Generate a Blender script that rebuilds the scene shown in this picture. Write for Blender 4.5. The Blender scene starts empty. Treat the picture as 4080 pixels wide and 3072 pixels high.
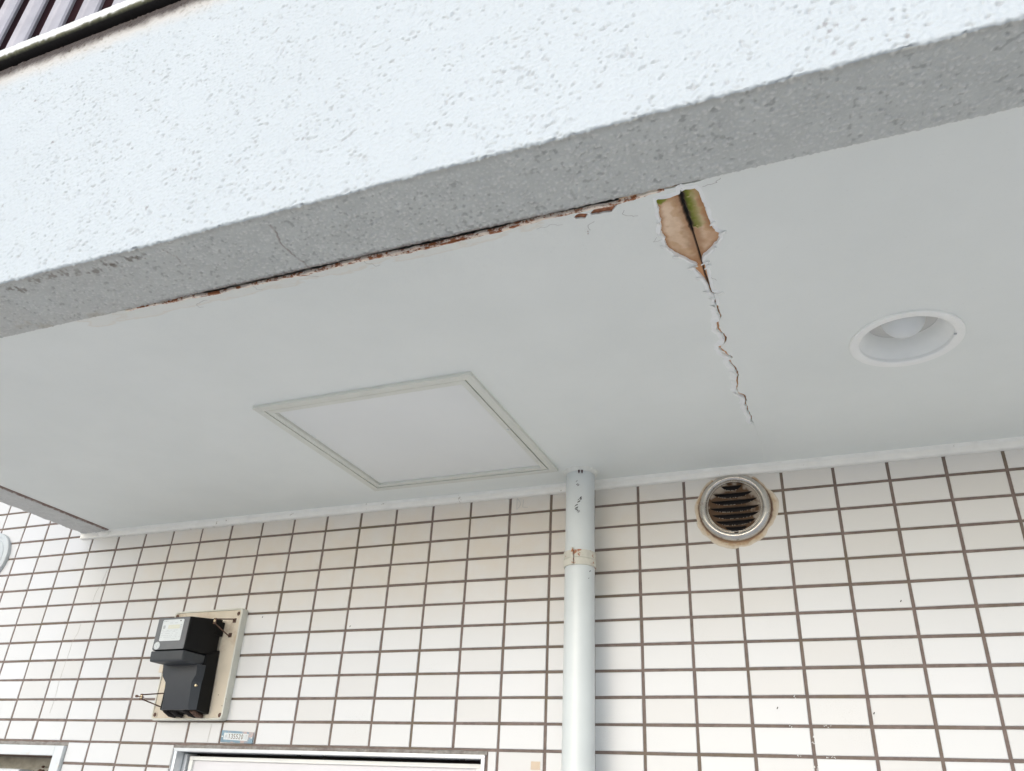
import bpy, bmesh, math, random
import numpy as np
from mathutils import Vector, Matrix
from mathutils.geometry import tessellate_polygon

scene = bpy.context.scene
COL = scene.collection
random.seed(7)

# ------------------------------------------------------------------ camera
R_ = ((0.92644, 0.37338, 0.04773), (-0.13897, 0.45722, -0.87841), (-0.34981, 0.80718, 0.47549))
r0, r1, r2 = (Vector(r).normalized() for r in R_)
cam_d = bpy.data.cameras.new('camera')
cam = bpy.data.objects.new('camera', cam_d); COL.objects.link(cam)
M = Matrix(((r0.x, -r1.x, -r2.x, 1.9930), (r0.y, -r1.y, -r2.y, -1.6279), (r0.z, -r1.z, -r2.z, -0.6692), (0, 0, 0, 1)))
cam.matrix_world = M
cam_d.sensor_width = 36.0
cam_d.lens = 36.0 * 3212.7 / 4080.0
cam_d.clip_start = 0.02
cam_d.clip_end = 500
scene.camera = cam

# ------------------------------------------------------------------ world, sun, exposure
SUN_EL, SUN_AZ = math.radians(24), math.radians(-171)     # azimuth measured from +Y towards +X
world = bpy.data.worlds.new('World'); scene.world = world
world.use_nodes = True
wn = world.node_tree.nodes; wl = world.node_tree.links
wn.clear()
wo = wn.new('ShaderNodeOutputWorld'); bg = wn.new('ShaderNodeBackground')
sky = wn.new('ShaderNodeTexSky'); sky.sky_type = 'NISHITA'; sky.sun_disc = False
sky.sun_elevation = SUN_EL; sky.sun_rotation = SUN_AZ
sky.air_density = 1.0; sky.dust_density = 1.0; sky.ozone_density = 1.0
hs = wn.new('ShaderNodeHueSaturation'); hs.inputs['Saturation'].default_value = 0.6
wl.new(sky.outputs[0], hs.inputs['Color']); wl.new(hs.outputs[0], bg.inputs['Color'])
bg.inputs['Strength'].default_value = 0.15
wl.new(bg.outputs[0], wo.inputs['Surface'])
sl = bpy.data.lights.new('sun', 'SUN'); so = bpy.data.objects.new('sun', sl); COL.objects.link(so)
sl.energy = 0.45; sl.angle = math.radians(60); sl.color = (1.0, 0.985, 0.965)
sd = Vector((math.sin(SUN_AZ) * math.cos(SUN_EL), math.cos(SUN_AZ) * math.cos(SUN_EL), math.sin(SUN_EL)))
so.rotation_euler = sd.to_track_quat('Z', 'Y').to_euler()
so.location = (0, -8, 8)
vs = scene.view_settings
scene.display_settings.display_device = 'sRGB'
vs.view_transform = 'Standard'; vs.look = 'None'; vs.gamma = 1.0; vs.use_curve_mapping = False
vs.exposure = 0.9
scene.cycles.max_bounces = 10
scene.cycles.diffuse_bounces = 6

# ------------------------------------------------------------------ helpers
def tag(o, label=None, cat=None, group=None, kind=None):
    if label: o['label'] = label
    if cat: o['category'] = cat
    if group: o['group'] = group
    if kind: o['kind'] = kind
    return o
def empty(name, loc, label, cat, group=None):
    o = bpy.data.objects.new(name, None); COL.objects.link(o)
    o.location = loc; o.empty_display_size = 0.02
    return tag(o, label, cat, group)
def put(name, me, mat, parent=None):
    o = bpy.data.objects.new(name, me)
    if mat is not None:
        for m_ in (mat if isinstance(mat, (list, tuple)) else [mat]):
            me.materials.append(m_)
    COL.objects.link(o)
    if parent is not None:
        o.parent = parent
        bpy.context.view_layer.update() if False else None
        p = parent; off = Vector((0, 0, 0))
        while p is not None:
            off += p.location; p = p.parent
        o.location = -off            # meshes are written in world coordinates
    return o
def bm_obj(name, bm, mat, parent=None, smooth=False, angle=None):
    me = bpy.data.meshes.new(name)
    bmesh.ops.recalc_face_normals(bm, faces=bm.faces)
    bm.to_mesh(me); bm.free()
    if smooth:
        for p in me.polygons: p.use_smooth = True
        if angle:
            me.set_sharp_from_angle(angle=math.radians(angle))
    return put(name, me, mat, parent)
def box_bm(bm, a, b, bev=0.0, seg=2):
    (x0, y0, z0), (x1, y1, z1) = a, b
    vs_ = [bm.verts.new(c) for c in ((x0,y0,z0),(x1,y0,z0),(x1,y1,z0),(x0,y1,z0),(x0,y0,z1),(x1,y0,z1),(x1,y1,z1),(x0,y1,z1))]
    fs = [bm.faces.new([vs_[i] for i in f]) for f in ((3,2,1,0),(4,5,6,7),(0,1,5,4),(1,2,6,5),(2,3,7,6),(3,0,4,7))]
    if bev > 0:
        es = list({e for f in fs for e in f.edges})
        bmesh.ops.bevel(bm, geom=es, offset=bev, segments=seg, profile=0.7, affect='EDGES')
def box(name, a, b, mat, parent=None, bev=0.0, seg=2):
    bm = bmesh.new(); box_bm(bm, a, b, bev, seg)
    return bm_obj(name, bm, mat, parent, smooth=bev > 0, angle=40)
def prism(name, pts, ext, mat, parent=None, bev=0.0):
    """closed outline pts (3-D) pushed along ext"""
    bm = bmesh.new()
    a = [bm.verts.new(p) for p in pts]; b = [bm.verts.new(Vector(p) + Vector(ext)) for p in pts]
    bm.faces.new(a); bm.faces.new(list(reversed(b)))
    n = len(pts)
    for i in range(n): bm.faces.new((a[i], b[i], b[(i+1) % n], a[(i+1) % n]))
    if bev: bmesh.ops.bevel(bm, geom=list(bm.edges), offset=bev, segments=2, profile=0.7, affect='EDGES')
    return bm_obj(name, bm, mat, parent, smooth=bev > 0, angle=40)
def hexa(name, lo, hi, mat, parent=None, bev=0.0, bm=None):
    """8-corner block: lo = 4 points, hi = the 4 opposite points"""
    own = bm is None
    if own: bm = bmesh.new()
    a = [bm.verts.new(p) for p in lo]; b = [bm.verts.new(p) for p in hi]
    fs = [bm.faces.new(a), bm.faces.new(list(reversed(b)))]
    for i in range(4): fs.append(bm.faces.new((a[i], b[i], b[(i+1) % 4], a[(i+1) % 4])))
    if bev:
        es = list({e for f in fs for e in f.edges})
        bmesh.ops.bevel(bm, geom=es, offset=bev, segments=3, profile=0.6, affect='EDGES')
    if own: return bm_obj(name, bm, mat, parent, smooth=bev > 0, angle=35)
def lathe(name, prof, c, axis, mat, parent=None, n=64, jitter=None, angle=30):
    """prof: list of (radius, height along axis). axis 'Z' or 'Y' (towards -Y is positive height)"""
    bm = bmesh.new(); rings = []
    for (r, h) in prof:
        ring = []
        for k in range(n):
            t = 2 * math.pi * k / n
            rr, hh = (r, h) if jitter is None else jitter(r, h, t)
            if axis == 'Z': p = (c[0] + rr * math.cos(t), c[1] + rr * math.sin(t), c[2] + hh)
            else: p = (c[0] + rr * math.cos(t), c[1] - hh, c[2] + rr * math.sin(t))
            ring.append(bm.verts.new(p))
        rings.append(ring)
    for a, b in zip(rings, rings[1:]):
        for k in range(n):
            bm.faces.new((a[k], a[(k+1) % n], b[(k+1) % n], b[k]))
    if prof[0][0] < 1e-4: bmesh.ops.remove_doubles(bm, verts=rings[0], dist=1e-6)
    if prof[-1][0] < 1e-4: bmesh.ops.remove_doubles(bm, verts=[v for v in rings[-1] if v.is_valid], dist=1e-6)
    bm.faces.ensure_lookup_table()
    return bm_obj(name, bm, mat, parent, smooth=True, angle=angle)
def tube(name, pts, r, mat, parent=None, n=8, bm=None, flat=None):
    own = bm is None
    if own: bm = bmesh.new()
    P = [Vector(p) for p in pts]; rings = []
    for i, p in enumerate(P):
        d = (P[min(i+1, len(P)-1)] - P[max(i-1, 0)]).normalized()
        up = Vector((0, 0, 1)) if abs(d.z) < 0.9 else Vector((1, 0, 0))
        s = d.cross(up).normalized(); u = s.cross(d).normalized()
        ri = r[i] if isinstance(r, (list, tuple)) else r
        sx, sy = (ri, ri) if flat is None else flat
        rings.append([bm.verts.new(p + s * sx * math.cos(2*math.pi*k/n) + u * sy * math.sin(2*math.pi*k/n)) for k in range(n)])
    for a, b in zip(rings, rings[1:]):
        for k in range(n): bm.faces.new((a[k], a[(k+1) % n], b[(k+1) % n], b[k]))
    bm.faces.new(rings[0]); bm.faces.new(list(reversed(rings[-1])))
    if own: return bm_obj(name, bm, mat, parent, smooth=True, angle=50)
def grid_mesh(name, V, attr=None, mats=None, mat_idx=None, smooth=True):
    """V: (nu, nv, 3) array"""
    nu, nv = V.shape[:2]
    me = bpy.data.meshes.new(name)
    me.vertices.add(nu * nv); me.vertices.foreach_set('co', V.reshape(-1).astype(np.float32))
    i = np.arange(nu * nv).reshape(nu, nv)
    q = np.stack([i[:-1, :-1], i[1:, :-1], i[1:, 1:], i[:-1, 1:]], -1).reshape(-1, 4)
    nf = len(q)
    me.loops.add(nf * 4); me.loops.foreach_set('vertex_index', q.reshape(-1).astype(np.int32))
    me.polygons.add(nf); me.polygons.foreach_set('loop_start', (np.arange(nf) * 4).astype(np.int32))
    me.polygons.foreach_set('loop_total', np.full(nf, 4, np.int32))
    me.update(calc_edges=True)
    me.polygons.foreach_set('use_smooth', np.full(nf, smooth))
    if mat_idx is not None: me.polygons.foreach_set('material_index', mat_idx.reshape(-1).astype(np.int32))
    if attr is not None:
        a = me.color_attributes.new('StainShade', 'FLOAT_COLOR', 'POINT')
        a.data.foreach_set('color', attr.reshape(-1).astype(np.float32))
    me.validate()
    return me
_rng = np.random.RandomState(11)
_T = _rng.rand(256, 256)
def vn(x, y, s, o=0.0):
    """smooth value noise, feature size s"""
    x = x / s + 37.3 + o * 17.1; y = y / s + 11.7 + o * 29.3
    xi = np.floor(x).astype(int); yi = np.floor(y).astype(int); fx = x - xi; fy = y - yi
    fx = fx * fx * (3 - 2 * fx); fy = fy * fy * (3 - 2 * fy)
    g = lambda a, b: _T[a % 256, b % 256]
    return (g(xi, yi) * (1-fx) + g(xi+1, yi) * fx) * (1-fy) + (g(xi, yi+1) * (1-fx) + g(xi+1, yi+1) * fx) * fy
def fbm(x, y, s, n=3, o=0.0):
    v = 0; a = 1; t = 0
    for k in range(n): v = v + a * vn(x, y, s / 2.03**k, o + k * 1.7); t += a; a *= .5
    return v / t
def grains(x, y, s, o=0, lo=.28, hi=.52):
    # rounded grains scattered one per jittered cell; returns height 0..1
    gx_, gy_ = np.floor(x / s).astype(int), np.floor(y / s).astype(int); H = np.zeros(x.shape)
    for i in (-1, 0, 1):
        for j in (-1, 0, 1):
            cx_, cy_ = gx_ + i, gy_ + j
            a = _T[(cx_ * 7 + cy_ * 3 + o * 13) % 256, (cy_ * 5 + cx_ + o * 31) % 256]; b = _T[(cx_ * 11 + cy_ + 91 + o) % 256, (cy_ * 13 + cx_ * 2 + 17) % 256]
            r = _T[(cx_ + cy_ * 17 + 5 + o) % 256, (cy_ + cx_ * 19 + 77) % 256]
            R_g = s * (lo + (hi - lo) * r)
            d = np.hypot(x / s - cx_ - a, y / s - cy_ - b) * s / R_g
            H = np.maximum(H, np.clip(1 - d * d, 0, 1) * (.35 + .65 * r))
    return H
def sstep(a, b, x):
    t = np.clip((x - a) / (b - a), 0, 1); return t * t * (3 - 2 * t)
def seg_dist(X, Y, pts):
    d = np.full(X.shape, 9.0)
    for (ax, ay), (bx, by) in zip(pts, pts[1:]):
        vx, vy = bx - ax, by - ay; L = vx*vx + vy*vy + 1e-12
        t = np.clip(((X - ax) * vx + (Y - ay) * vy) / L, 0, 1)
        d = np.minimum(d, np.hypot(X - ax - t * vx, Y - ay - t * vy))
    return d
def inside(X, Y, pts):
    c = np.zeros(X.shape, bool); n = len(pts)
    for i in range(n):
        (x0, y0), (x1, y1) = pts[i], pts[(i+1) % n]
        m = ((y0 > Y) != (y1 > Y)) & (X < (x1 - x0) * (Y - y0) / (y1 - y0 + 1e-12) + x0)
        c ^= m
    return c

# ------------------------------------------------------------------ materials
def new_mat(name):
    m = bpy.data.materials.new(name); m.use_nodes = True
    nt = m.node_tree; b = nt.nodes['Principled BSDF']
    return m, nt, b
def N(nt, t, **kw):
    n = nt.nodes.new(t)
    for k, v in kw.items():
        if k in ('operation', 'blend_type', 'data_type', 'attribute_name', 'feature', 'noise_dimensions', 'attribute_type'): setattr(n, k, v)
        else: n.inputs[k.replace('_', ' ')].default_value = v
    return n
def pos(nt, scale=1.0, stretch=(1, 1, 1)):
    g = nt.nodes.new('ShaderNodeNewGeometry')
    mp = nt.nodes.new('ShaderNodeMapping'); mp.inputs['Scale'].default_value = tuple(scale * s for s in stretch)
    nt.links.new(g.outputs['Position'], mp.inputs['Vector'])
    return mp.outputs['Vector']
def ramp(nt, fac, stops):
    r = nt.nodes.new('ShaderNodeValToRGB'); cr = r.color_ramp
    while len(cr.elements) > 1: cr.elements.remove(cr.elements[-1])
    for i, (p, c) in enumerate(stops):
        e = cr.elements[0] if i == 0 else cr.elements.new(p)
        e.position = p; e.color = (*c, 1) if len(c) == 3 else c
    nt.links.new(fac, r.inputs['Fac'])
    return r.outputs['Color']
def noise(nt, vec, scale, detail=3, rough=0.6):
    n = N(nt, 'ShaderNodeTexNoise', Scale=scale, Detail=detail, Roughness=rough)
    nt.links.new(vec, n.inputs['Vector']); return n.outputs['Fac']
def math_(nt, op, a, b=None, clamp=False):
    n = nt.nodes.new('ShaderNodeMath'); n.operation = op; n.use_clamp = clamp
    for i, v in enumerate((a, b)):
        if v is None: continue
        if isinstance(v, (int, float)): n.inputs[i].default_value = v
        else: nt.links.new(v, n.inputs[i])
    return n.outputs[0]
def mix(nt, fac, a, b, blend='MIX'):
    n = nt.nodes.new('ShaderNodeMix'); n.data_type = 'RGBA'; n.blend_type = blend
    for i, v in zip((0, 6, 7), (fac, a, b)):
        if isinstance(v, (int, float)): n.inputs[i].default_value = v
        elif isinstance(v, tuple): n.inputs[i].default_value = (*v, 1)
        else: nt.links.new(v, n.inputs[i])
    return n.outputs[2]
def bump(nt, b, h, strength=0.3, dist=0.001):
    n = N(nt, 'ShaderNodeBump', Strength=strength, Distance=dist)
    nt.links.new(h, n.inputs['Height']); nt.links.new(n.outputs[0], b.inputs['Normal'])
def simple(name, col, rough=0.5, metal=0.0, var=0.08, vscale=40, bstr=0.0, bscale=300, spec=0.5, dirt=None):
    m, nt, b = new_mat(name)
    v = pos(nt)
    n1 = noise(nt, v, vscale, 4)
    lo = tuple(c * (1 - var) for c in col); hi = tuple(min(1, c * (1 + var)) for c in col)
    c = ramp(nt, n1, [(0.3, lo), (0.7, hi)])
    if dirt:
        n2 = noise(nt, v, dirt[1], 5, 0.7)
        f = ramp(nt, n2, [(dirt[2], (0, 0, 0)), (dirt[2] + dirt[3], (1, 1, 1))])
        c = mix(nt, f, c, dirt[0])
    nt.links.new(c, b.inputs['Base Color'])
    b.inputs['Roughness'].default_value = rough; b.inputs['Metallic'].default_value = metal
    b.inputs['Specular IOR Level'].default_value = spec
    if bstr: bump(nt, b, noise(nt, v, bscale, 3), bstr, 0.0006)
    return m
def stain_shaded(name, rough=0.7, bstr=0.2, bscale=250, fine=0.06, metal=0.0):
    """takes its colour from the mesh attribute Stain"""
    m, nt, b = new_mat(name)
    a = nt.nodes.new('ShaderNodeVertexColor'); a.layer_name = 'StainShade'
    v = pos(nt); n1 = noise(nt, v, bscale, 4)
    f = ramp(nt, n1, [(0.25, (1 - fine * 2,) * 3), (0.75, (1, 1, 1))])
    nt.links.new(mix(nt, 1.0, a.outputs['Color'], f, 'MULTIPLY'), b.inputs['Base Color'])
    b.inputs['Roughness'].default_value = rough; b.inputs['Metallic'].default_value = metal
    if bstr: bump(nt, b, n1, bstr, 0.0006)
    return m
HOLE = [(1.8424,-0.8704), (1.8454,-0.8723), (1.8523,-0.8708), (1.8600,-0.8707), (1.8668,-0.8714), (1.8715,-0.8718), (1.8737,-0.8786), (1.8768,-0.8871), (1.8753,-0.8756), (1.8800,-0.8773), (1.8862,-0.8763), (1.8911,-0.8763), (1.8946,-0.8689), (1.8952,-0.8637), (1.8954,-0.8560), (1.8967,-0.8436), (1.8970,-0.8312), (1.8973,-0.8204), (1.8984,-0.8073), (1.8993,-0.7959), (1.9011,-0.7896), (1.9071,-0.7848), (1.9050,-0.7788), (1.9039,-0.7715), (1.9015,-0.7675), (1.8942,-0.7591), (1.8882,-0.7511), (1.8824,-0.7453), (1.8791,-0.7435), (1.8761,-0.7378), (1.8741,-0.7290), (1.8763,-0.7230), (1.8761,-0.7178), (1.8765,-0.7080), (1.8756,-0.6963), (1.8754,-0.6875), (1.8752,-0.6774), (1.8744,-0.6674), (1.8745,-0.6570), (1.8787,-0.6554), (1.8826,-0.6508), (1.8766,-0.6505), (1.8759,-0.6412), (1.8760,-0.6316), (1.8751,-0.6222), (1.8717,-0.6238), (1.8719,-0.6305), (1.8741,-0.6370), (1.8746,-0.6464), (1.8709,-0.6511), (1.8699,-0.6597), (1.8702,-0.6722), (1.8689,-0.6829), (1.8661,-0.6950), (1.8639,-0.7034), (1.8612,-0.7119), (1.8602,-0.7198), (1.8585,-0.7236), (1.8653,-0.7239), (1.8642,-0.7281), (1.8607,-0.7318), (1.8572,-0.7357), (1.8532,-0.7433), (1.8483,-0.7491), (1.8426,-0.7565), (1.8385,-0.7657), (1.8347,-0.7760), (1.8311,-0.7786), (1.8348,-0.7790), (1.8349,-0.7904), (1.8366,-0.7941), (1.8341,-0.8027), (1.8347,-0.8120), (1.8366,-0.8189), (1.8371,-0.8262), (1.8397,-0.8308), (1.8386,-0.8376), (1.8401,-0.8470), (1.8410,-0.8556), (1.8418,-0.8658)]
SEAM = [(1.8744,-0.8817), (1.8735,-0.8669), (1.8725,-0.8483), (1.8722,-0.8271), (1.8728,-0.8067), (1.8729,-0.7800), (1.8727,-0.7440), (1.8716,-0.6976), (1.8721,-0.6796)]
MOSS = [(1.8823,-0.8673), (1.8873,-0.8706), (1.8789,-0.8718), (1.8778,-0.8552), (1.8783,-0.8411), (1.8790,-0.8212), (1.8795,-0.8119), (1.8741,-0.8137), (1.8869,-0.8572), (1.8474,-0.8639), (1.8455,-0.8558), (1.8761,-0.8000)]
CRACK1 = [(1.8751,-0.6222), (1.8748,-0.6050), (1.8747,-0.5795)]
CRACK2 = [(1.8687,-0.5771), (1.8671,-0.5643), (1.8672,-0.5536), (1.8672,-0.5481), (1.8710,-0.5378), (1.8728,-0.5262), (1.8720,-0.5209), (1.8677,-0.5110), (1.8609,-0.5074), (1.8600,-0.4981), (1.8633,-0.4834), (1.8651,-0.4769), (1.8712,-0.4670), (1.8734,-0.4623), (1.8676,-0.4560), (1.8692,-0.4412), (1.8733,-0.4295), (1.8731,-0.4148), (1.8733,-0.4019), (1.8689,-0.3857), (1.8686,-0.3725), (1.8642,-0.3534)]
CRACK3 = [(1.8649,-0.3369), (1.8726,-0.3252), (1.8739,-0.3200), (1.8740,-0.3056), (1.8708,-0.2969), (1.8725,-0.2816), (1.8709,-0.2670), (1.8738,-0.2483), (1.8746,-0.2377), (1.8716,-0.2201), (1.8744,-0.2075)]
HAIR = [(1.8744,-0.2075), (1.8746,-0.1868), (1.8757,-0.1471), (1.8771,-0.1058), (1.8728,-0.0453), (1.8721,-0.0132)]
PATCHA = [(1.7591,-0.8714), (1.7665,-0.8774), (1.7763,-0.8791), (1.7869,-0.8795), (1.7976,-0.8807), (1.7951,-0.8753), (1.7902,-0.8704), (1.7854,-0.8650), (1.7804,-0.8662), (1.7754,-0.8671), (1.7713,-0.8667), (1.7685,-0.8662), (1.7656,-0.8676), (1.7609,-0.8676)]
PATCHB = [(1.7374,-0.8710), (1.7422,-0.8745), (1.7466,-0.8757), (1.7520,-0.8735), (1.7571,-0.8717), (1.7535,-0.8676), (1.7504,-0.8635), (1.7456,-0.8661), (1.7390,-0.8667)]
PATCHC = [(1.7436,-0.8425), (1.7471,-0.8428), (1.7500,-0.8401), (1.7486,-0.8371), (1.7479,-0.8313), (1.7439,-0.8300), (1.7413,-0.8324), (1.7436,-0.8371)]
GAPLO = [(1.0541,-0.8854), (1.1383,-0.8823), (1.2057,-0.8797), (1.2728,-0.8799), (1.3235,-0.8784), (1.3737,-0.8785), (1.4233,-0.8800), (1.4697,-0.8785), (1.5254,-0.8757), (1.5588,-0.8758), (1.6052,-0.8775)]
GAPLO2 = [(1.6058,-0.8779), (1.6493,-0.8775), (1.6860,-0.8809), (1.7207,-0.8812), (1.7474,-0.8803), (1.7975,-0.8804), (1.8392,-0.8839), (1.8715,-0.8845)]
BCRACK = [(1.3585,-0.9875), (1.3557,-0.9710), (1.3490,-0.9554), (1.3470,-0.9427), (1.3489,-0.9284), (1.3499,-0.9160), (1.3529,-0.9062), (1.3529,-0.8919)]
BCRACK2 = [(1.1801,-0.9951), (1.1829,-0.9838), (1.1869,-0.9737), (1.1844,-0.9621), (1.1856,-0.9454)]
BGRIME = [(1.1365,-0.9905), (1.0768,-0.9938), (1.0876,-0.9891), (0.9733,-0.9971), (0.9938,-0.9974), (1.0159,-0.9912), (0.9392,-0.9965), (0.8861,-0.9920), (0.8981,-0.9844), (1.1193,-0.9919), (1.0449,-0.9851)]
BYELL = [(0.9494,-0.8950), (0.8456,-0.8963), (0.8122,-0.9098)]
PEN_D = [(1.3166,-0.0114), (1.3168,-0.0390), (1.3226,-0.0345), (1.3254,-0.0277), (1.3238,-0.0209), (1.3166,-0.0119)]
PEN_T = [(1.3258,-0.0063), (1.3251,-0.0105)]
PEN_L = [(1.3330,-0.0163), (1.3311,-0.0348), (1.3434,-0.0364)]
TCRACK = [(0.0520,-0.2520), (0.0514,-0.2748), (0.0405,-0.3007), (0.0397,-0.3384), (0.0380,-0.3500), (0.0360,-0.3936), (0.0350,-0.4005), (0.0366,-0.4253), (0.0380,-0.4488), (0.0349,-0.4786)]
TCRACK2 = [(0.0913,-0.1081), (0.0849,-0.1424), (0.0732,-0.1711), (0.0713,-0.2072)]
MARKS = [(0.6565,-0.2571), (1.8464,-0.4646), (2.0067,-0.4730), (0.9123,-0.2880), (2.0809,-0.2825)]
WSPOT = [(1.8668,-0.4966), (1.9255,-0.4939), (1.8739,-0.5434), (1.9182,-0.5454), (1.9353,-0.5441), (1.9020,-0.5216), (1.8999,-0.5588), (1.9005,-0.5635), (1.8800,-0.4456), (1.9008,-0.5117)]
PIPEM = [(1.4923,-0.0313), (1.4986,-0.0624), (1.5001,-0.0644), (1.4968,-0.0695), (1.4904,-0.0776), (1.4923,-0.0829), (1.4900,-0.0873), (1.4956,-0.0911)]
PIPEM2 = [(1.5161,-0.2157), (1.5142,-0.2308)]
FACESP = [(0.7576,0.4342), (0.8596,0.2979), (1.0488,0.3664), (1.1011,0.1045), (1.1419,0.0756), (1.2118,0.1084), (1.3698,0.0447), (0.8014,0.1771), (1.0246,0.3505), (1.3995,0.1244), (0.6667,0.5655), (1.1757,0.1385), (1.4038,0.2373)]
FACESP2 = [(2.0526,0.0654), (2.0617,0.0614), (2.1113,0.0475), (2.1226,0.0178), (2.0555,0.0538), (2.0550,0.0208), (2.0885,0.0570)]

ZC = 0.008            # underside of the ceiling board
BEAM_IN, BEAM_OUT, BEAM_Z = -0.889, -1.009, 0.0045
COP_B, COP_T = 0.588, 0.617

# paints and stuff
M_TILE, nt, b = new_mat('glazed_tile')
v = pos(nt)
oi = nt.nodes.new('ShaderNodeObjectInfo')
base = ramp(nt, oi.outputs['Random'], [(0.0, (0.60, 0.595, 0.585)), (0.5, (0.63, 0.637, 0.64)), (1.0, (0.65, 0.657, 0.665))])
sx = nt.nodes.new('ShaderNodeSeparateXYZ'); nt.links.new(v, sx.inputs[0])
def band(nt, s, a, b_, c, d):
    u = N(nt, 'ShaderNodeMapRange'); u.interpolation_type = 'SMOOTHSTEP'
    for k, val in zip((1, 2, 3, 4), (a, b_, 0, 1)): u.inputs[k].default_value = val
    w = N(nt, 'ShaderNodeMapRange'); w.interpolation_type = 'SMOOTHSTEP'
    for k, val in zip((1, 2, 3, 4), (c, d, 1, 0)): w.inputs[k].default_value = val
    nt.links.new(s, u.inputs[0]); nt.links.new(s, w.inputs[0])
    return math_(nt, 'MULTIPLY', u.outputs[0], w.outputs[0])
soot = math_(nt, 'MULTIPLY', band(nt, sx.outputs[0], -0.02, 0.45, 1.35, 1.9), band(nt, sx.outputs[2], -0.36, -0.10, -0.045, 0.03))
soot = math_(nt, 'MULTIPLY', soot, ramp(nt, noise(nt, v, 14, 4, 0.65), [(0.3, (0.25,)*3), (0.68, (1,)*3)]))
base = mix(nt, math_(nt, 'MULTIPLY', soot, 0.50), base, (0.62, 0.49, 0.34))
top_w = band(nt, sx.outputs[2], -0.42, -0.02, 1.5, 1.6)                  # yellowed glaze up to where rain washes it
base = mix(nt, math_(nt, 'MULTIPLY', math_(nt, 'MULTIPLY', top_w, band(nt, sx.outputs[0], -0.06, 0.05, 5.5, 6)), 0.34), base, (0.72, 0.675, 0.575))
sp = noise(nt, v, 900, 2, 0.5); cl = noise(nt, v, 9, 3, 0.6)
spk = math_(nt, 'MULTIPLY', ramp(nt, sp, [(0.60, (0,)*3), (0.68, (1,)*3)]), ramp(nt, cl, [(0.52, (0,)*3), (0.66, (1,)*3)]))
base = mix(nt, math_(nt, 'MULTIPLY', spk, 0.42), base, (0.42, 0.40, 0.37))
nt.links.new(base, b.inputs['Base Color'])
b.inputs['Roughness'].default_value = 0.32
b.inputs['Specular IOR Level'].default_value = 0.45
bump(nt, b, noise(nt, v, 60, 3), 0.10, 0.0015)

M_GROUT = simple('grout', (0.19, 0.148, 0.130), 0.95, var=0.22, vscale=60, bstr=0.8, bscale=700, dirt=((0.16, 0.13, 0.09), 6, 0.48, 0.2))
M_MORTAR = simple('mortar_band', (0.27, 0.255, 0.235), 0.95, var=0.2, vscale=120, bstr=0.8, bscale=600, dirt=((0.17, 0.14, 0.13), 14, 0.5, 0.15))
M_STUCCO = stain_shaded('stucco', 0.58, 0.5, 900, 0.05)
M_BOARD = stain_shaded('bare_board', 0.85, 0.3, 500, 0.05)
M_CEIL, nt, b = new_mat('ceiling_paint')
v = pos(nt); sx = nt.nodes.new('ShaderNodeSeparateXYZ'); nt.links.new(v, sx.inputs[0])
c0 = ramp(nt, noise(nt, v, 3.0, 5, .62), [(0.3, (0.795, 0.815, 0.775)), (0.7, (0.85, 0.867, 0.825))])
near = band(nt, sx.outputs[1], -0.95, -0.90, -0.878, -0.835)
near = math_(nt, 'MULTIPLY', near, band(nt, sx.outputs[0], 0.84, 0.95, 1.55, 1.9))
wob = noise(nt, pos(nt, 1, (18, 55, 1)), 1.0, 4, 0.6)
f = ramp(nt, math_(nt, 'MULTIPLY', near, wob), [(0.30, (0,)*3), (0.36, (1,)*3), (0.40, (0.35,)*3), (0.6, (0.3,)*3)])
c0 = mix(nt, math_(nt, 'MULTIPLY', f, 0.32), c0, (0.70, 0.58, 0.42))
sp = ramp(nt, noise(nt, v, 260, 1), [(0.70, (0,)*3), (0.76, (1,)*3)])
c0 = mix(nt, math_(nt, 'MULTIPLY', sp, 0.10), c0, (0.45, 0.43, 0.4))
nt.links.new(c0, b.inputs['Base Color']); b.inputs['Roughness'].default_value = 0.62; b.inputs['Specular IOR Level'].default_value = 0.3
flake = band(nt, sx.outputs[1], -0.95, -0.90, -0.83, -0.74)
flake = math_(nt, 'MULTIPLY', flake, band(nt, sx.outputs[0], 0.9, 1.25, 1.84, 1.95))
vor = N(nt, 'ShaderNodeTexVoronoi', Scale=42.0, feature='DISTANCE_TO_EDGE'); nt.links.new(mix(nt, 0.06, v, N(nt, 'ShaderNodeTexNoise', Scale=30.0).outputs['Color']), vor.inputs['Vector'])
crk = math_(nt, 'MULTIPLY', ramp(nt, vor.outputs['Distance'], [(0.0, (0,)*3), (0.05, (1,)*3)]), 1.0)
h = math_(nt, 'ADD', math_(nt, 'MULTIPLY', noise(nt, v, 220, 3), 0.22), math_(nt, 'MULTIPLY', math_(nt, 'MULTIPLY', noise(nt, v, 55, 5, .75), flake), 4.0))
bump(nt, b, h, 0.35, 0.0016)
M_WHITE = simple('white_gloss_paint', (0.74, 0.76, 0.74), 0.35, var=0.04, vscale=18, bstr=0.08, bscale=120, dirt=((0.5, 0.42, 0.33), 30, 0.68, 0.1))
M_TRIM = simple('trim_paint', (0.89, 0.875, 0.815), 0.5, var=0.04, vscale=30, bstr=0.25, bscale=160, dirt=((0.45, 0.40, 0.32), 45, 0.66, 0.05))
M_PIPE = simple('pipe_paint', (0.63, 0.665, 0.66), 0.28, var=0.04, vscale=10, bstr=0.12, bscale=90, spec=0.5)
M_CAULK = simple('caulk', (0.74, 0.74, 0.68), 0.6, var=0.08, vscale=60, bstr=0.5, bscale=300)
M_CHIP = simple('chipped_dark', (0.05, 0.05, 0.05), 0.8)
M_FRAMEPT = simple('panel_frame_paint', (0.71, 0.715, 0.645), 0.38, var=0.03, vscale=25)
M_PANEL = simple('panel_paint', (0.82, 0.828, 0.80), 0.6, var=0.02, vscale=3, bstr=0.1, bscale=200)
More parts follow.
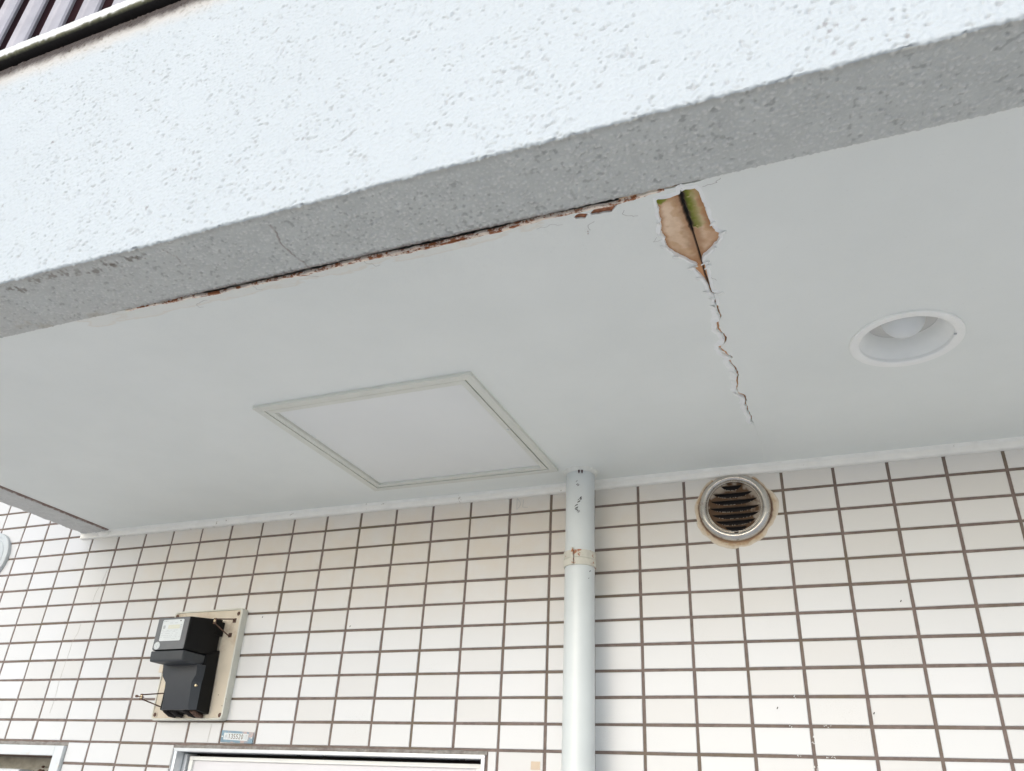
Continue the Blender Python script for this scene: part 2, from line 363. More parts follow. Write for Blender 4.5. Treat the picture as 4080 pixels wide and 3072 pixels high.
M_DARK = simple('dark_void', (0.012, 0.01, 0.01), 0.9)
M_DLIGHT = simple('downlight_enamel', (0.90, 0.90, 0.86), 0.28, var=0.03, vscale=20, dirt=((0.5, 0.42, 0.3), 70, 0.70, 0.06))
M_BULB, nt, b = new_mat('frosted_bulb'); b.inputs['Base Color'].default_value = (0.72, 0.74, 0.74, 1); b.inputs['Roughness'].default_value = 0.3
M_ALU = simple('door_aluminium', (0.62, 0.64, 0.66), 0.35, metal=0.35, var=0.06, vscale=30)
M_ALUD = simple('door_reveal', (0.30, 0.32, 0.33), 0.5, var=0.08, vscale=25, bstr=0.2)
M_LEAF = simple('door_leaf_paint', (0.66, 0.645, 0.66), 0.45, var=0.03, vscale=12, bstr=0.1, bscale=150)
M_LEAFB = simple('door_leaf_edge', (0.80, 0.80, 0.76), 0.4, var=0.04, vscale=20)
M_WFRAME = simple('window_frame_paint', (0.62, 0.65, 0.66), 0.5, var=0.05, vscale=20, bstr=0.3, bscale=200, dirt=((0.6, 0.55, 0.48), 25, 0.62, 0.08))
M_BEIGE = simple('recess_plaster', (0.30, 0.285, 0.24), 0.9, var=0.2, vscale=45, bstr=0.6, bscale=120, dirt=((0.10, 0.09, 0.06), 20, 0.6, 0.12))
M_BROWN = simple('recess_head', (0.20, 0.13, 0.10), 0.8, var=0.25, vscale=60, bstr=0.4)
M_RUST = simple('rusty_steel', (0.13, 0.075, 0.055), 0.75, metal=0.25, var=0.45, vscale=160, bstr=0.6, bscale=700)
M_BRASS = simple('plated_screw', (0.62, 0.52, 0.34), 0.35, metal=0.8, var=0.1)
M_BACKB = simple('meter_board_plastic', (0.60, 0.53, 0.42), 0.5, var=0.06, vscale=20, bstr=0.1, dirt=((0.42, 0.30, 0.19), 18, 0.55, 0.25))
M_BOARDR = simple('meter_board_rim', (0.58, 0.575, 0.51), 0.45, var=0.06, vscale=25, dirt=((0.3, 0.2, 0.13), 40, 0.66, 0.08))
M_METER = simple('meter_black_plastic', (0.005, 0.0052, 0.0055), 0.55, var=0.1, vscale=60, bstr=0.15, bscale=900, spec=.18, dirt=((0.014, 0.014, 0.015), 30, 0.6, 0.3))
M_METERG = simple('meter_grey_face', (0.125, 0.13, 0.135), 0.5, var=0.1, vscale=40, bstr=0.1, bscale=900, dirt=((0.14, 0.135, 0.14), 50, 0.5, 0.2))
M_LABEL = simple('paper_label', (0.62, 0.65, 0.65), 0.4, var=0.03, vscale=60)
M_LCD = simple('meter_display', (0.60, 0.60, 0.50), 0.3, var=0.06, vscale=300)
M_PRINT = simple('grey_print', (0.42, 0.44, 0.45), 0.6, var=0.1)
M_PRINTD = simple('dark_print', (0.10, 0.09, 0.08), 0.6, var=0.1)
M_GOLD = simple('gold_print', (0.15, 0.10, 0.05), 0.5, var=0.2)
M_PLATE = simple('blue_grey_metal', (0.19, 0.29, 0.36), 0.5, metal=0.1, var=0.12, vscale=60, dirt=((0.42, 0.33, 0.31), 30, 0.52, 0.06))
M_STEEL, nt, b = new_mat('stainless_steel')
v = pos(nt)
c0 = ramp(nt, noise(nt, v, 25, 4), [(0.3, (0.50, 0.47, 0.43)), (0.7, (0.66, 0.64, 0.60))])
rs = ramp(nt, noise(nt, v, 90, 5, 0.75), [(0.56, (0,)*3), (0.70, (1,)*3)])
c0 = mix(nt, math_(nt, 'MULTIPLY', rs, 0.45), c0, (0.20, 0.12, 0.07))
nt.links.new(c0, b.inputs['Base Color']); b.inputs['Metallic'].default_value = 0.9; b.inputs['Roughness'].default_value = 0.27
bump(nt, b, noise(nt, v, 400, 3), 0.08, 0.0005)
M_STEELG = stain_shaded('grimy_steel', 0.55, 0.4, 900, 0.1, metal=0.35)
M_HOOD = simple('grimy_louvre', (0.042, 0.024, 0.012), 0.7, metal=0.2, var=0.45, vscale=220, bstr=0.5, bscale=900)
M_DUST = simple('grey_lint', (0.30, 0.27, 0.23), 0.95, var=0.4, vscale=600)
M_SMEAR = stain_shaded('sealant_smear', 0.6, 0.4, 300, 0.06)
M_GREYCAP = simple('grey_cap_paint', (0.50, 0.54, 0.55), 0.4, var=0.05, vscale=20, bstr=0.2)
M_SLAT = simple('railing_aluminium', (0.40, 0.385, 0.41), 0.42, metal=0.3, var=0.15, vscale=14)
M_MAROON = simple('maroon_panel', (0.030, 0.010, 0.014), 0.8, var=0.3, vscale=8, spec=0.15)
M_RUSTCH = simple('rusty_band_paint', (0.60, 0.58, 0.50), 0.6, var=0.08, vscale=60, bstr=0.6, bscale=300, dirt=((0.36, 0.13, 0.05), 55, 0.57, 0.06))
M_CREAM = simple('torn_paint_edge', (0.88, 0.77, 0.66), 0.7, var=0.15, vscale=80, dirt=((0.34, 0.12, 0.045), 85, 0.49, 0.06))
M_BRBOARD = simple('soaked_board', (0.32, 0.13, 0.065), 0.9, var=0.5, vscale=120, bstr=0.8, bscale=400)
M_GROUND = simple('pavement', (0.55, 0.545, 0.53), 0.9, var=0.15, vscale=3, bstr=0.4, bscale=60)
M_PLAIN = simple('upper_wall_paint', (0.62, 0.61, 0.58), 0.8, var=0.05, vscale=4)

# ------------------------------------------------------------------ ground
bm = bmesh.new()
q = [bm.verts.new(p) for p in ((-80, -120, -2.5), (80, -120, -2.5), (80, 60, -2.5), (-80, 60, -2.5))]; bm.faces.new(q)
g = bm_obj('ground', bm, M_GROUND); tag(g, kind='structure')

# ------------------------------------------------------------------ tiled wall
PX, PZ = 0.1, 0.04950
TW, TH = 0.0940, 0.0438
DX0, DX1, DZ = 0.4745, 1.2735, -0.5540      # door opening
WX1, WZ = 0.1265, -0.5550                   # window opening (its left end is off the picture)
WX0 = -0.62
wall = empty('tiled_wall', (0.8, 0.1, -2.5), 'white rectangular tile wall with brown grout under the balcony ceiling', 'wall')
YB = 0.0010
def wall_box(nm, a, b_): return box(nm, a, b_, M_GROUT, wall)
wall_box('grout_bed', (-2.2, YB, DZ), (4.6, 0.22, 1.6))
wall_box('grout_bed', (-2.2, YB, -2.5), (WX0, 0.22, DZ))
wall_box('grout_bed', (WX1, YB, -2.5), (DX0, 0.22, DZ))
wall_box('grout_bed', (DX1, YB, -2.5), (4.6, 0.22, DZ))
wall_box('grout_bed', (WX0, YB, -2.5), (WX1, 0.22, -1.35))
def tile_bm(bm, x0, x1, z0, z1, yo=0.0):
    y0, y1, bv = -0.0010 + yo, YB + 0.002, 0.0011
    f = [(x0+bv, y0, z0+bv), (x1-bv, y0, z0+bv), (x1-bv, y0, z1-bv), (x0+bv, y0, z1-bv)]
    m_ = [(x0, y0+bv*.8, z0), (x1, y0+bv*.8, z0), (x1, y0+bv*.8, z1), (x0, y0+bv*.8, z1)]
    k = [(x0, y1, z0), (x1, y1, z0), (x1, y1, z1), (x0, y1, z1)]
    F = [bm.verts.new(p) for p in f]; G = [bm.verts.new(p) for p in m_]; K = [bm.verts.new(p) for p in k]
    bm.faces.new(F)
    for i in range(4):
        j = (i + 1) % 4
        bm.faces.new((F[i], G[i], G[j], F[j])); bm.faces.new((G[i], K[i], K[j], G[j]))
def project(p):
    q_ = Vector(p) - Vector((1.9930, -1.6279, -0.6692))
    d = q_.dot(r2)
    return 512 + 806.3 * q_.dot(r0) / d, 385.5 + 806.3 * q_.dot(r1) / d
tiles = []
for c in range(-17, 37):
    for r in range(-26, 38):
        x0, x1 = c * PX + (PX - TW) / 2, (c + 1) * PX - (PX - TW) / 2
        z1, z0 = -r * PZ - (PZ - TH) / 2, -(r + 1) * PZ + (PZ - TH) / 2
        if x1 > 0.07 and x0 < 3.5 and z0 > 0.0: continue            # behind the balcony slab
        for (a, b_, zz) in ((DX0 - .006, DX1 + .006, DZ), (WX0 - .006, WX1 + .004, WZ)):
            if z0 < zz - 0.02 and x1 > a and x0 < b_:
                if x0 < a and a - x0 > .012 and x1 < b_ + .05: x1 = min(x1, a)
                elif x1 > b_ and x1 - b_ > .012: x0 = max(x0, b_)
                else: x1 = x0
        if x1 - x0 < .01: continue
        pr = [project(p) for p in ((x0, 0, z0), (x1, 0, z0), (x1, 0, z1), (x0, 0, z1))]
        xs = [min(max(p[0], 0), 1024) for p in pr]; ys = [min(max(p[1], 0), 771) for p in pr]
        A = abs(sum(xs[i] * ys[(i+1) % 4] - xs[(i+1) % 4] * ys[i] for i in range(4))) / 2
        if z0 > -0.012 and x0 > 0.0: A = 0
        tiles.append((A, c, r, x0, x1, z0, z1))
tiles.sort(key=lambda t: -t[0])
shared = {}
rt = random.Random(3)
for i, (A, c, r, x0, x1, z0, z1) in enumerate(tiles[:300]):
    w = round(x1 - x0, 4)
    if w not in shared:
        bm = bmesh.new(); tile_bm(bm, -w/2, w/2, -TH/2, TH/2)
        me = bpy.data.meshes.new('tile'); bmesh.ops.recalc_face_normals(bm, faces=bm.faces); bm.to_mesh(me); bm.free(); me.materials.append(M_TILE)
        shared[w] = me
    o = bpy.data.objects.new('tile', shared[w]); COL.objects.link(o); o.parent = wall
    o.location = Vector(((x0+x1)/2 + rt.gauss(0, .00025), rt.gauss(0, .00018), (z0+z1)/2 + rt.gauss(0, .00025))) - wall.location
    o.rotation_euler = (rt.gauss(0, .008), rt.gauss(0, .0032), rt.gauss(0, .007))
bm = bmesh.new()
for (A, c, r, x0, x1, z0, z1) in tiles[300:]: tile_bm(bm, x0, x1, z0, z1, rt.gauss(0, .00015))
o = bm_obj('outer_tiles', bm, M_TILE, wall); o['kind'] = 'stuff'

# mortar bands over door and window, with an uneven lower edge
def rough_strip(name, x0, x1, z0, z1, y, mat, parent, amp=.0015):
    n = int((x1 - x0) / .004) + 2; xs = np.linspace(x0, x1, n)
    prof = [(1, 0.002), (1, y), (0.5, y), (0, y), (0, 0.002)]
    V = np.zeros((n, len(prof), 3))
    for j, (t, yy) in enumerate(prof):
        zz = z0 + (z1 - z0) * t + (vn(xs, xs * 0 + j, .012, t) - .5) * amp * 2
        V[:, j] = np.stack([xs, np.full(n, yy) + (vn(xs, xs*0 + j * 3, .006, 5) - .5) * amp * .5, zz], 1)
    me = grid_mesh(name, V); return put(name, me, mat, parent)
rough_strip('mortar_band', .4730, DX1 + .004, -.5545, -.5468, -0.0012, M_MORTAR, wall)
rough_strip('mortar_band', WX0 - .01, WX1 + .005, -.5560, -.5468, -0.0008, M_MORTAR, wall)

# pencil marks, hairline cracks, flecks
def strokes(bm, lines, y, w, t=.0002):
    for L_ in lines:
        for (ax, az), (bx, bz) in zip(L_, L_[1:]):
            d = Vector((bx - ax, 0, bz - az)); ln = d.length
            if ln < 1e-6: continue
            d /= ln; s = Vector((-d.z, 0, d.x)) * w / 2; e = d * w * .3
            A_, B_ = Vector((ax, y, az)) - e, Vector((bx, y, bz)) + e
            f = [bm.verts.new(p) for p in (A_ - s, B_ - s, B_ + s, A_ + s)]; k = [bm.verts.new(v_.co + Vector((0, -t, 0))) for v_ in f]
            bm.faces.new(list(reversed(k)))
            for i in range(4): bm.faces.new((f[i], f[(i+1) % 4], k[(i+1) % 4], k[i]))
bm = bmesh.new(); strokes(bm, [PEN_D, PEN_T, PEN_L], -.00135, .0007)
bm_obj('pencil_mark', bm, M_PRINT, wall)['kind'] = 'stuff'
M_HCR = simple('hairline', (0.42, 0.38, 0.34), 0.9, var=.2)
bm = bmesh.new(); strokes(bm, [TCRACK, TCRACK2, [(.5685, -.5015), (.5665, -.54)]], -.00125, .00055)
bm_obj('hairline_crack', bm, M_HCR, wall)['kind'] = 'stuff'
bm = bmesh.new()
for (x, z) in MARKS:
    strokes(bm, [[(x - .0008, z - .0014), (x + .0006, z + .0012)]], -.0016, .0017)
bm_obj('dark_fleck', bm, M_CHIP, wall)['kind'] = 'stuff'
bm = bmesh.new()
for (x, z) in WSPOT:
    for k in range(4):
        a, c_ = x + rt.gauss(0, .0035), z + rt.gauss(0, .0012)
        strokes(bm, [[(a, c_), (a + rt.uniform(.0004, .0016), c_ + rt.gauss(0, .0008))]], -.0010, rt.uniform(.0006, .0013))
bm_obj('paint_fleck', bm, M_WHITE, wall)['kind'] = 'stuff'
st = box('square_sticker', (1.3725, -.0024, -.5780), (1.3915, -.0013, -.5632), simple('beige_sticker', (0.60, 0.48, 0.36), .6, var=.08), None, .0003)
tag(st, 'small square beige sticker on the tile left of the downpipe', 'sticker')

# ------------------------------------------------------------------ balcony parapet (stucco beam, side beam, coping)
par = empty('balcony_parapet', (1.6, -0.95, 0.0), 'white stucco balcony parapet with a grey soffit edge and coping', 'parapet')
def stucco_disp(a, c_, under):
    ra, rb_ = a * .82 + c_ * .57, -a * .57 + c_ * .82
    n1 = .5 * vn(a, c_, .0046, 1) + .5 * vn(ra, rb_, .0039, 2); n2 = vn(ra, rb_, .0031, 5); n3 = vn(a, c_, .018, 3)
    wx, wy = a + (vn(a, c_, .006, 41) - .5) * .003, c_ + (vn(a, c_, .006, 43) - .5) * .003
    g1 = grains(wx, wy, .0055, 1, .30, .60); g2 = grains(wx, wy, .0041, 5, .3, .5)
    n1 = np.maximum(g1, g2 * .6)
    blobs = g1 * (.0021 if under else .0016) + g2 * (.0010 if under else .0008) + (n3 - .5) * .0005
    q = .55 * vn(a * .9, c_, .0045, 6) + .45 * vn(rb_, ra, .0036, 7)
    pit = sstep(.66, .80, q) * sstep(.15, .5, vn(a, c_, .03, 8))
    return blobs - pit * (.0003 if under else .0026), n1, pit
def sheet(name, us, prof, build, parent):
    """prof: rows (offset across, z, normal across, normal z, zone)"""
    U, W = np.meshgrid(us, np.arange(len(prof)), indexing='ij')
    P = np.array(prof); O = P[None, :, 0] + 0 * U; Zs = P[None, :, 1] + 0 * U
    arc = np.concatenate([[0], np.cumsum(np.hypot(np.diff(P[:, 0]), np.diff(P[:, 1])))])
    S = arc[None, :] + 0 * U
    return build(U, S, O, Zs, P)
def beam_prof(inner, outer, z, top, step, r=.007, sgn=-1):
    pr = [(inner, z + .03, -sgn, 0, 0), (inner, z + .012, -sgn, 0, 0), (inner, z + .003, -sgn, 0, 0), (inner + sgn * .003, z, 0, -1, 0)]
    n = int(abs(outer - inner - sgn * r) / step)
    for k in range(1, n + 1): pr.append((inner + sgn * .003 + (outer - sgn * r - inner - sgn * .003) * k / n, z, 0, -1, 0))
    for k in range(1, 6):
        t = math.pi / 2 * k / 6; pr.append((outer - sgn * r + sgn * r * math.sin(t), z + r - r * math.cos(t), sgn * math.sin(t), -math.cos(t), 0.5 if k < 3 else 1))
    n = int((top - z - r) / step)
    for k in range(n + 1): pr.append((outer, z + r + (top - z - r) * k / n, sgn, 0, 1))
    pr.append((outer - sgn * .02, top, 0, 1, 1))
    return pr
# front wall
us = np.concatenate([np.arange(-.045, .52, .008), np.arange(.52, 2.36, .0016), np.arange(2.36, 3.5, .008)])
prof = beam_prof(BEAM_IN, BEAM_OUT, BEAM_Z, .574, .0016, r=.0032)
def front(U, S, O, Zs, P):
    face = (P[None, :, 4] > .4) + 0 * U
    D, n1, pit = stucco_disp(U, S, False)
    Du, _, _ = stucco_disp(U, S, True); D = np.where(face > 0, D * .8, Du)
    crack = np.minimum(seg_dist(U, O, BCRACK), seg_dist(U, O, BCRACK2) + .0006) + np.where(face > 0, 1, 0) + (vn(U, O, .003, 31) - .5) * .0012
    D = D - sstep(.0013, .0003, crack) * .0006
    wob = (vn(U, U * 0, .03, 4) - .5) * .0018 + (vn(U, U * 0, .007, 5) - .5) * .0018 + (vn(U, U * 0, .0034, 6) - .5) * .0014       # arris runs unevenly
    arr = np.exp(-((O - BEAM_OUT) / .012) ** 2) * np.exp(-((Zs - BEAM_Z) / .012) ** 2)
    V = np.stack([U, O + P[None, :, 2] * D, Zs + P[None, :, 3] * D + arr * wob], -1)
    # colour
    C = np.ones(U.shape + (4,))
    fc = np.array((.515, .560, .588)); uc = np.array((.59, .605, .575))
    lump = (sstep(.2, .95, n1) * .50)[..., None]  # grain crests lightened in the colour, as if catching light
    under = uc * (0.90 + .16 * fbm(U, O, .02, 3, 9))[..., None] * (1 - lump) + np.array((.84, .83, .80)) * lump
    under = under * (1 - .30 * pit[..., None])  # hollows darkened in the colour for their shade
    edge = sstep(.016, .004, np.abs(O - BEAM_OUT) + .004 * fbm(U, O, .01, 2, 3)) * .45
    under = under * (1 - edge[..., None]) + np.array((.34, .335, .30)) * edge[..., None]
    inn = sstep(.010, .001, np.abs(O - BEAM_IN)) * sstep(.95, 1.15, U) * sstep(1.95, 1.6, U)
    under = under * (1 - .8 * inn[..., None]) + np.array((.07, .03, .02)) * .8 * inn[..., None]
    cr_ = sstep(.0019, .0004, crack)[..., None] * .55 * (0.4 + .9 * vn(U, O, .008, 33))[..., None]
    under = under * (1 - cr_) + np.array((.17, .10, .07)) * cr_
    for (gx, gy) in BGRIME:
        d = np.hypot((U - gx) / 1.8, O - gy) + (vn(U, O, .004, 12) - .5) * .012
        m_ = sstep(.007, .001, d)[..., None] * .65; under = under * (1 - m_) + np.array((.12, .09, .06)) * m_
    for (gx, gy) in BYELL:
        d = np.hypot((U - gx) / 2, O - gy) + (vn(U, O, .006, 13) - .5) * .012
        m_ = sstep(.012, .001, d)[..., None] * .4; under = under * (1 - m_) + np.array((.42, .36, .25)) * m_
    left = sstep(1.35, .8, U)[..., None] * .35 * fbm(U, O, .05, 3, 4)[..., None]
    under = under * (1 - left) + np.array((.60, .56, .51)) * left
    f = fc * (0.985 + .03 * fbm(U, Zs, .15, 3, 2))[..., None]
    pc = np.clip(pit * (.45 + .55 * sstep(.55, .8, vn(U, Zs, .012, 21))), 0, 1)[..., None] * .30  # pits greyed in the colour to stand for their shade
    f = f * (1 - pc) + np.array((.34, .32, .33)) * pc
    for (gx, gz) in FACESP + FACESP2:
        d = np.hypot((U - gx), (Zs - gz) * .8) + (vn(U, Zs, .003, 15) - .5) * .0035
        m_ = sstep(.0038, .0012, d)[..., None] * .62; f = f * (1 - m_) + np.array((.22, .20, .20)) * m_
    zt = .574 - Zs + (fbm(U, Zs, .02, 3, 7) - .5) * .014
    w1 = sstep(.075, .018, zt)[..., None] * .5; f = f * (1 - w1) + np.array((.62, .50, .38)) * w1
    w2 = sstep(.040, .012, zt)[..., None]; f = f * (1 - w2) + np.array((.035, .02, .014)) * w2  # near-black band: shadow and gap under the coping painted into the colour
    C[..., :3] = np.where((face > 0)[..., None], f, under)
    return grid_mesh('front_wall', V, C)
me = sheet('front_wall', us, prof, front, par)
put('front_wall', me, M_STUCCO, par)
# side beam running back to the wall at the left end
us2 = np.arange(BEAM_IN - .004, 0.001, .0026)
prof2 = beam_prof(.069, -.036, BEAM_Z, .10, .0026)
def side(U, S, O, Zs, P):
    D, n1, pit = stucco_disp(U, S + 3, True)
    wob = (vn(U, U * 0, .02, 14) - .5) * .004 + (vn(U, U * 0, .006, 15) - .5) * .003
    arr = np.exp(-((O + .036) / .008) ** 2) * np.exp(-((Zs - BEAM_Z) / .01) ** 2)
    V = np.stack([O + P[None, :, 2] * D + arr * wob, U, Zs + P[None, :, 3] * D + arr * wob * .4], -1)
    C = np.ones(U.shape + (4,)); lump = (sstep(.5, .95, n1) * .6)[..., None]  # lump puts light on the grain crests into the colour
    c_ = np.array((.62, .615, .59)) * (0.88 + .22 * fbm(U, O, .012, 3, 9))[..., None]
    c_ = c_ * (1 - lump) + np.array((.76, .75, .72)) * lump
    inn = (sstep(.0075, .0015, np.abs(O - .069) + (vn(U, O, .006, 4) - .5) * .003) * .85)[..., None]
    c_ = c_ * (1 - inn) + np.array((.16, .07, .045)) * inn
    C[..., :3] = c_
    return grid_mesh('side_wall', V, C)
put('side_wall', sheet('side_wall', us2, prof2, side, par), M_STUCCO, par)
box('side_core', (-.0352, -1.0, .10), (.069, -.001, .574), M_PLAIN, par)
box('front_core', (-.0352, BEAM_OUT + .019, .06), (3.5, BEAM_IN - .001, .583), M_DARK, par)
box('floor_slab', (.0695, BEAM_IN + .0005, ZC + .035), (3.5, -.001, .17), M_PLAIN, par)
# coping
us3 = np.concatenate([np.arange(-.05, .3, .01), np.arange(.3, 1.3, .0025), np.arange(1.3, 3.5, .01)])
cp = [(-.985, COP_B, 0, -1), (-1.0, COP_B, 0, -1), (-1.010, COP_B, 0, -1), (-1.018, COP_B, 0, -1), (-1.0225, COP_B + .0005, -.5, -.8), (-1.0248, COP_B + .003, -1, 0)]
cp += [(-1.025, COP_B + .003 + .0025 * k, -1, 0) for k in range(1, 10)] + [(-1.0235, COP_T - .001, -.7, .7), (-1.02, COP_T, 0, 1), (-.95, COP_T + .003, 0, 1), (-.86, COP_T + .006, 0, 1), (-.86, COP_B, 1, 0)]
P = np.array(cp); U, _ = np.meshgrid(us3, np.arange(len(cp)), indexing='ij')
O = P[None, :, 0] + 0 * U; Zs = P[None, :, 1] + 0 * U
D = (vn(U, O + Zs, .006, 3) - .5) * .0012 + (vn(U, Zs + O, .003, 6) - .5) * .0008
V = np.stack([U, O + P[None, :, 2] * D, Zs + P[None, :, 3] * D], -1)
C = np.ones(U.shape + (4,))
cc = np.array((.74, .75, .73)) * (0.86 + .22 * fbm(U * .5, Zs + O, .012, 3, 2))[..., None]
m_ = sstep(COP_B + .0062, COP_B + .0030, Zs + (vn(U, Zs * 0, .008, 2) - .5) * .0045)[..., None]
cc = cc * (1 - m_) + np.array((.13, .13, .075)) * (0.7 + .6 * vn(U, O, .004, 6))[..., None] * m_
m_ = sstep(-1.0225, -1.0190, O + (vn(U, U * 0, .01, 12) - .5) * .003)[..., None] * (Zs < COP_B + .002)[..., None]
cc = cc * (1 - m_) + np.array((.012, .009, .008)) * m_  # black of the shadowed gap painted onto the inner underside
C[..., :3] = cc
put('coping', grid_mesh('coping', V, C), M_STUCCO, par)

# railing above the coping
rail = empty('balcony_railing', (.8, -.965, .62), 'row of upright grey aluminium slats on top of the parapet coping', 'railing')
k0 = -8
proto_me = None
for k in range(k0, 26):
    x = .516 + .0985 * k
    if proto_me is None:
        bm = bmesh.new()
        pts = [(0, 0), (.006, -.004), (.012, 0.0), (.016, .001), (.038, .001), (.041, -.002), (.053, -.002), (.056, .002), (.056, .007), (0, .007)]
        a = [bm.verts.new((px_, py_, 0)) for px_, py_ in pts]; b_ = [bm.verts.new((px_, py_, .56)) for px_, py_ in pts]
        for i in range(len(pts)): bm.faces.new((a[i], a[(i+1) % len(pts)], b_[(i+1) % len(pts)], b_[i]))
        bm.faces.new(list(reversed(a))); bm.faces.new(b_)
        bmesh.ops.recalc_face_normals(bm, faces=bm.faces)
        proto_me = bpy.data.meshes.new('slat'); bm.to_mesh(proto_me); bm.free(); proto_me.materials.append(M_SLAT)
    o = bpy.data.objects.new('slat', proto_me); COL.objects.link(o); o.parent = rail
    o.location = Vector((x, -.982, .615)) - rail.location
box('backing_panel', (-.3, -.925, .6235), (3.2, -.915, 1.2), M_MAROON, rail)
box('top_rail', (-.3, -1.0, 1.176), (3.2, -.91, 1.22), M_SLAT, rail, .004)

# ------------------------------------------------------------------ ceiling board with peeled paint
GAP = [(.07, -.8905), (.80, -.8905), (.88, -.8892), (.96, -.8872)] + GAPLO[:-1] + GAPLO2[1:] + [(1.93, -.8876), (2.03, -.8890), (2.12, -.8905), (3.49, -.8905)]
gx = np.array([p[0] for p in GAP]); gy = np.array([p[1] for p in GAP])
xs = np.concatenate([[.0702], np.arange(.86, 2.14, .004), [3.4999]])
fy = np.interp(xs, gx, gy) + (fbm(xs, xs * 0, .014, 3, 3) - .5) * .0045 * sstep(.85, 1.0, xs) * sstep(2.2, 1.9, xs)
front_edge = [(float(a), float(b_)) for a, b_ in zip(xs, fy)]
# keep the front edge clear of the traced holes
def clear(pts, d=.0012):
    out = []
    for (a, b_) in pts:
        lim = float(np.interp(a, xs, fy)) + d
        out.append((a, max(b_, lim)))
    return out
def sliver(path, widths, seed, jag=.0006):
    rr = random.Random(seed); fine = []
    for (a, b_), (c_, d) in zip(path, path[1:]):
        n = max(1, int(math.hypot(c_ - a, d - b_) / .0035))
        for k in range(n): fine.append((a + (c_ - a) * k / n, b_ + (d - b_) * k / n))
    fine.append(path[-1]); L_, R__ = [], []
    for i, (a, b_) in enumerate(fine):
        t = i / (len(fine) - 1); w = float(np.interp(t, [q_[0] for q_ in widths], [q_[1] for q_ in widths]))
        j = i if i < len(fine) - 1 else i - 1
        dx, dy = fine[j+1][0] - fine[j][0], fine[j+1][1] - fine[j][1]; n = math.hypot(dx, dy) + 1e-9
        nx, ny = -dy / n, dx / n
        if i in (0, len(fine) - 1): w = .0002
        w = max(.0003, w + rr.gauss(0, jag * .5)); jx = rr.gauss(0, jag * .9)
        L_.append((a + nx * w / 2 + jx, b_ + ny * w / 2)); R__.append((a - nx * w / 2 + jx, b_ - ny * w / 2))
    return L_ + R__[::-1], fine
CRACK1 = CRACK1[:-1] + [(1.8745, -.5830)]
cr1, f1 = sliver([(1.8751, -.6215)] + CRACK1[1:], [(0, .0030), (.6, .0024), (1, .0020)], 1)
CRACK2 = [(1.8744, -.5818), (1.8700, -.5802)] + CRACK2 + [(1.8650, -.3440)]
CRACK3 = [(1.8646, -.3425)] + CRACK3
cr2, f2 = sliver(CRACK2, [(0, .0020), (.06, .0040), (.14, .0034), (.2, .0022), (.26, .0042), (.33, .0056), (.38, .0028), (.44, .0070), (.49, .0028), (.62, .0026), (.8, .0024), (1, .0018)], 2)
cr3, f3 = sliver(CRACK3, [(0, .0018), (.10, .0052), (.22, .0030), (.5, .0020), (1, .0014)], 3)
pa = clear(PATCHA); pb = clear(PATCHB)
rh_ = random.Random(31); hole = []
for (a, b_), (c1, d) in zip(HOLE, HOLE[1:] + HOLE[:1]):
    q_ = max(1, int(math.hypot(c1 - a, d - b_) / .0028)); jg = .00050 if -.862 < b_ < -.748 and -.862 < d < -.748 else .0
    for k in range(q_): hole.append((a + (c1 - a) * k / q_ + (rh_.gauss(0, jg) if k else 0), b_ + (d - b_) * k / q_ + (rh_.gauss(0, jg) if k else 0)))
hole = clear(hole, .0025)
def circ(cx, cy, r, n=48): return [(cx + r * math.cos(2*math.pi*k/n), cy + r * math.sin(2*math.pi*k/n)) for k in range(n)]
DL = (2.1297, -.4400)
rect = [(.9895, -.5415), (1.4430, -.5415), (1.4430, -.1015), (.9895, -.1015)]
holes = [hole, cr1[1:], cr2, cr3, pa, pb, PATCHC, circ(*DL, .0680), rect]
outer = front_edge + [(3.5, -.0003), (.0702, -.0003)]
loops = [[Vector((a, b_, 0)) for a, b_ in L_] for L_ in [outer] + holes]
tri = tessellate_polygon(loops)
flat = [v_ for L_ in loops for v_ in L_]
vt = [(v_.x, v_.y, ZC) for v_ in flat] + [(v_.x, v_.y, ZC + .0024) for v_ in flat]
nv = len(flat); fc_ = [tuple(t) for t in tri]; k = 0
for L_ in loops:
    n = len(L_)
    for i in range(n): fc_.append((k + i, k + (i+1) % n, nv + k + (i+1) % n, nv + k + i))
    k += n
me = bpy.data.meshes.new('ceiling'); me.from_pydata(vt, [], fc_); me.validate()
bm = bmesh.new(); bm.from_mesh(me); bmesh.ops.recalc_face_normals(bm, faces=bm.faces); bm.to_mesh(me); bm.free()
ceil = put('ceiling', me, M_CEIL); tag(ceil, kind='structure')

# exposed board behind the paint
def plank(nm, x0, x1, y0, y1, z=ZC + .0026): return box(nm, (x0, y0, z), (x1, y1, z + .008), M_BRBOARD, ceil)
bm = bmesh.new()
lo_ = [[(.0702, -.8795), (1.8, -.8795), (1.8, -.0003), (.0702, -.0003)], [(1.93, -.8795), (3.49, -.8795), (3.49, -.0003), (1.93, -.0003)]]
for L_, hl in zip(lo_, ([rect], [circ(*DL, .0680)])):
    LL = [[Vector((a, b_, 0)) for a, b_ in q_] for q_ in [L_] + hl]
    fl = [bm.verts.new((v_.x, v_.y, ZC + .0028)) for q_ in LL for v_ in q_]
    for t in tessellate_polygon(LL): bm.faces.new([fl[i] for i in t])
bm_obj('soaked_board', bm, M_BRBOARD, ceil)
gxs = np.arange(1.8, 1.9301, .0012); gys = np.concatenate([np.arange(-.8845, -.60, .0012), np.arange(-.60, .0, .006)])
X, Y = np.meshgrid(gxs, gys, indexing='ij')
ds = seg_dist(X, Y, SEAM + [(1.8725, -.02)]); din = seg_dist(X, Y, hole + [hole[0]])
n_a = fbm(X, Y, .03, 4, 1); n_b = fbm(X, Y, .008, 3, 2)
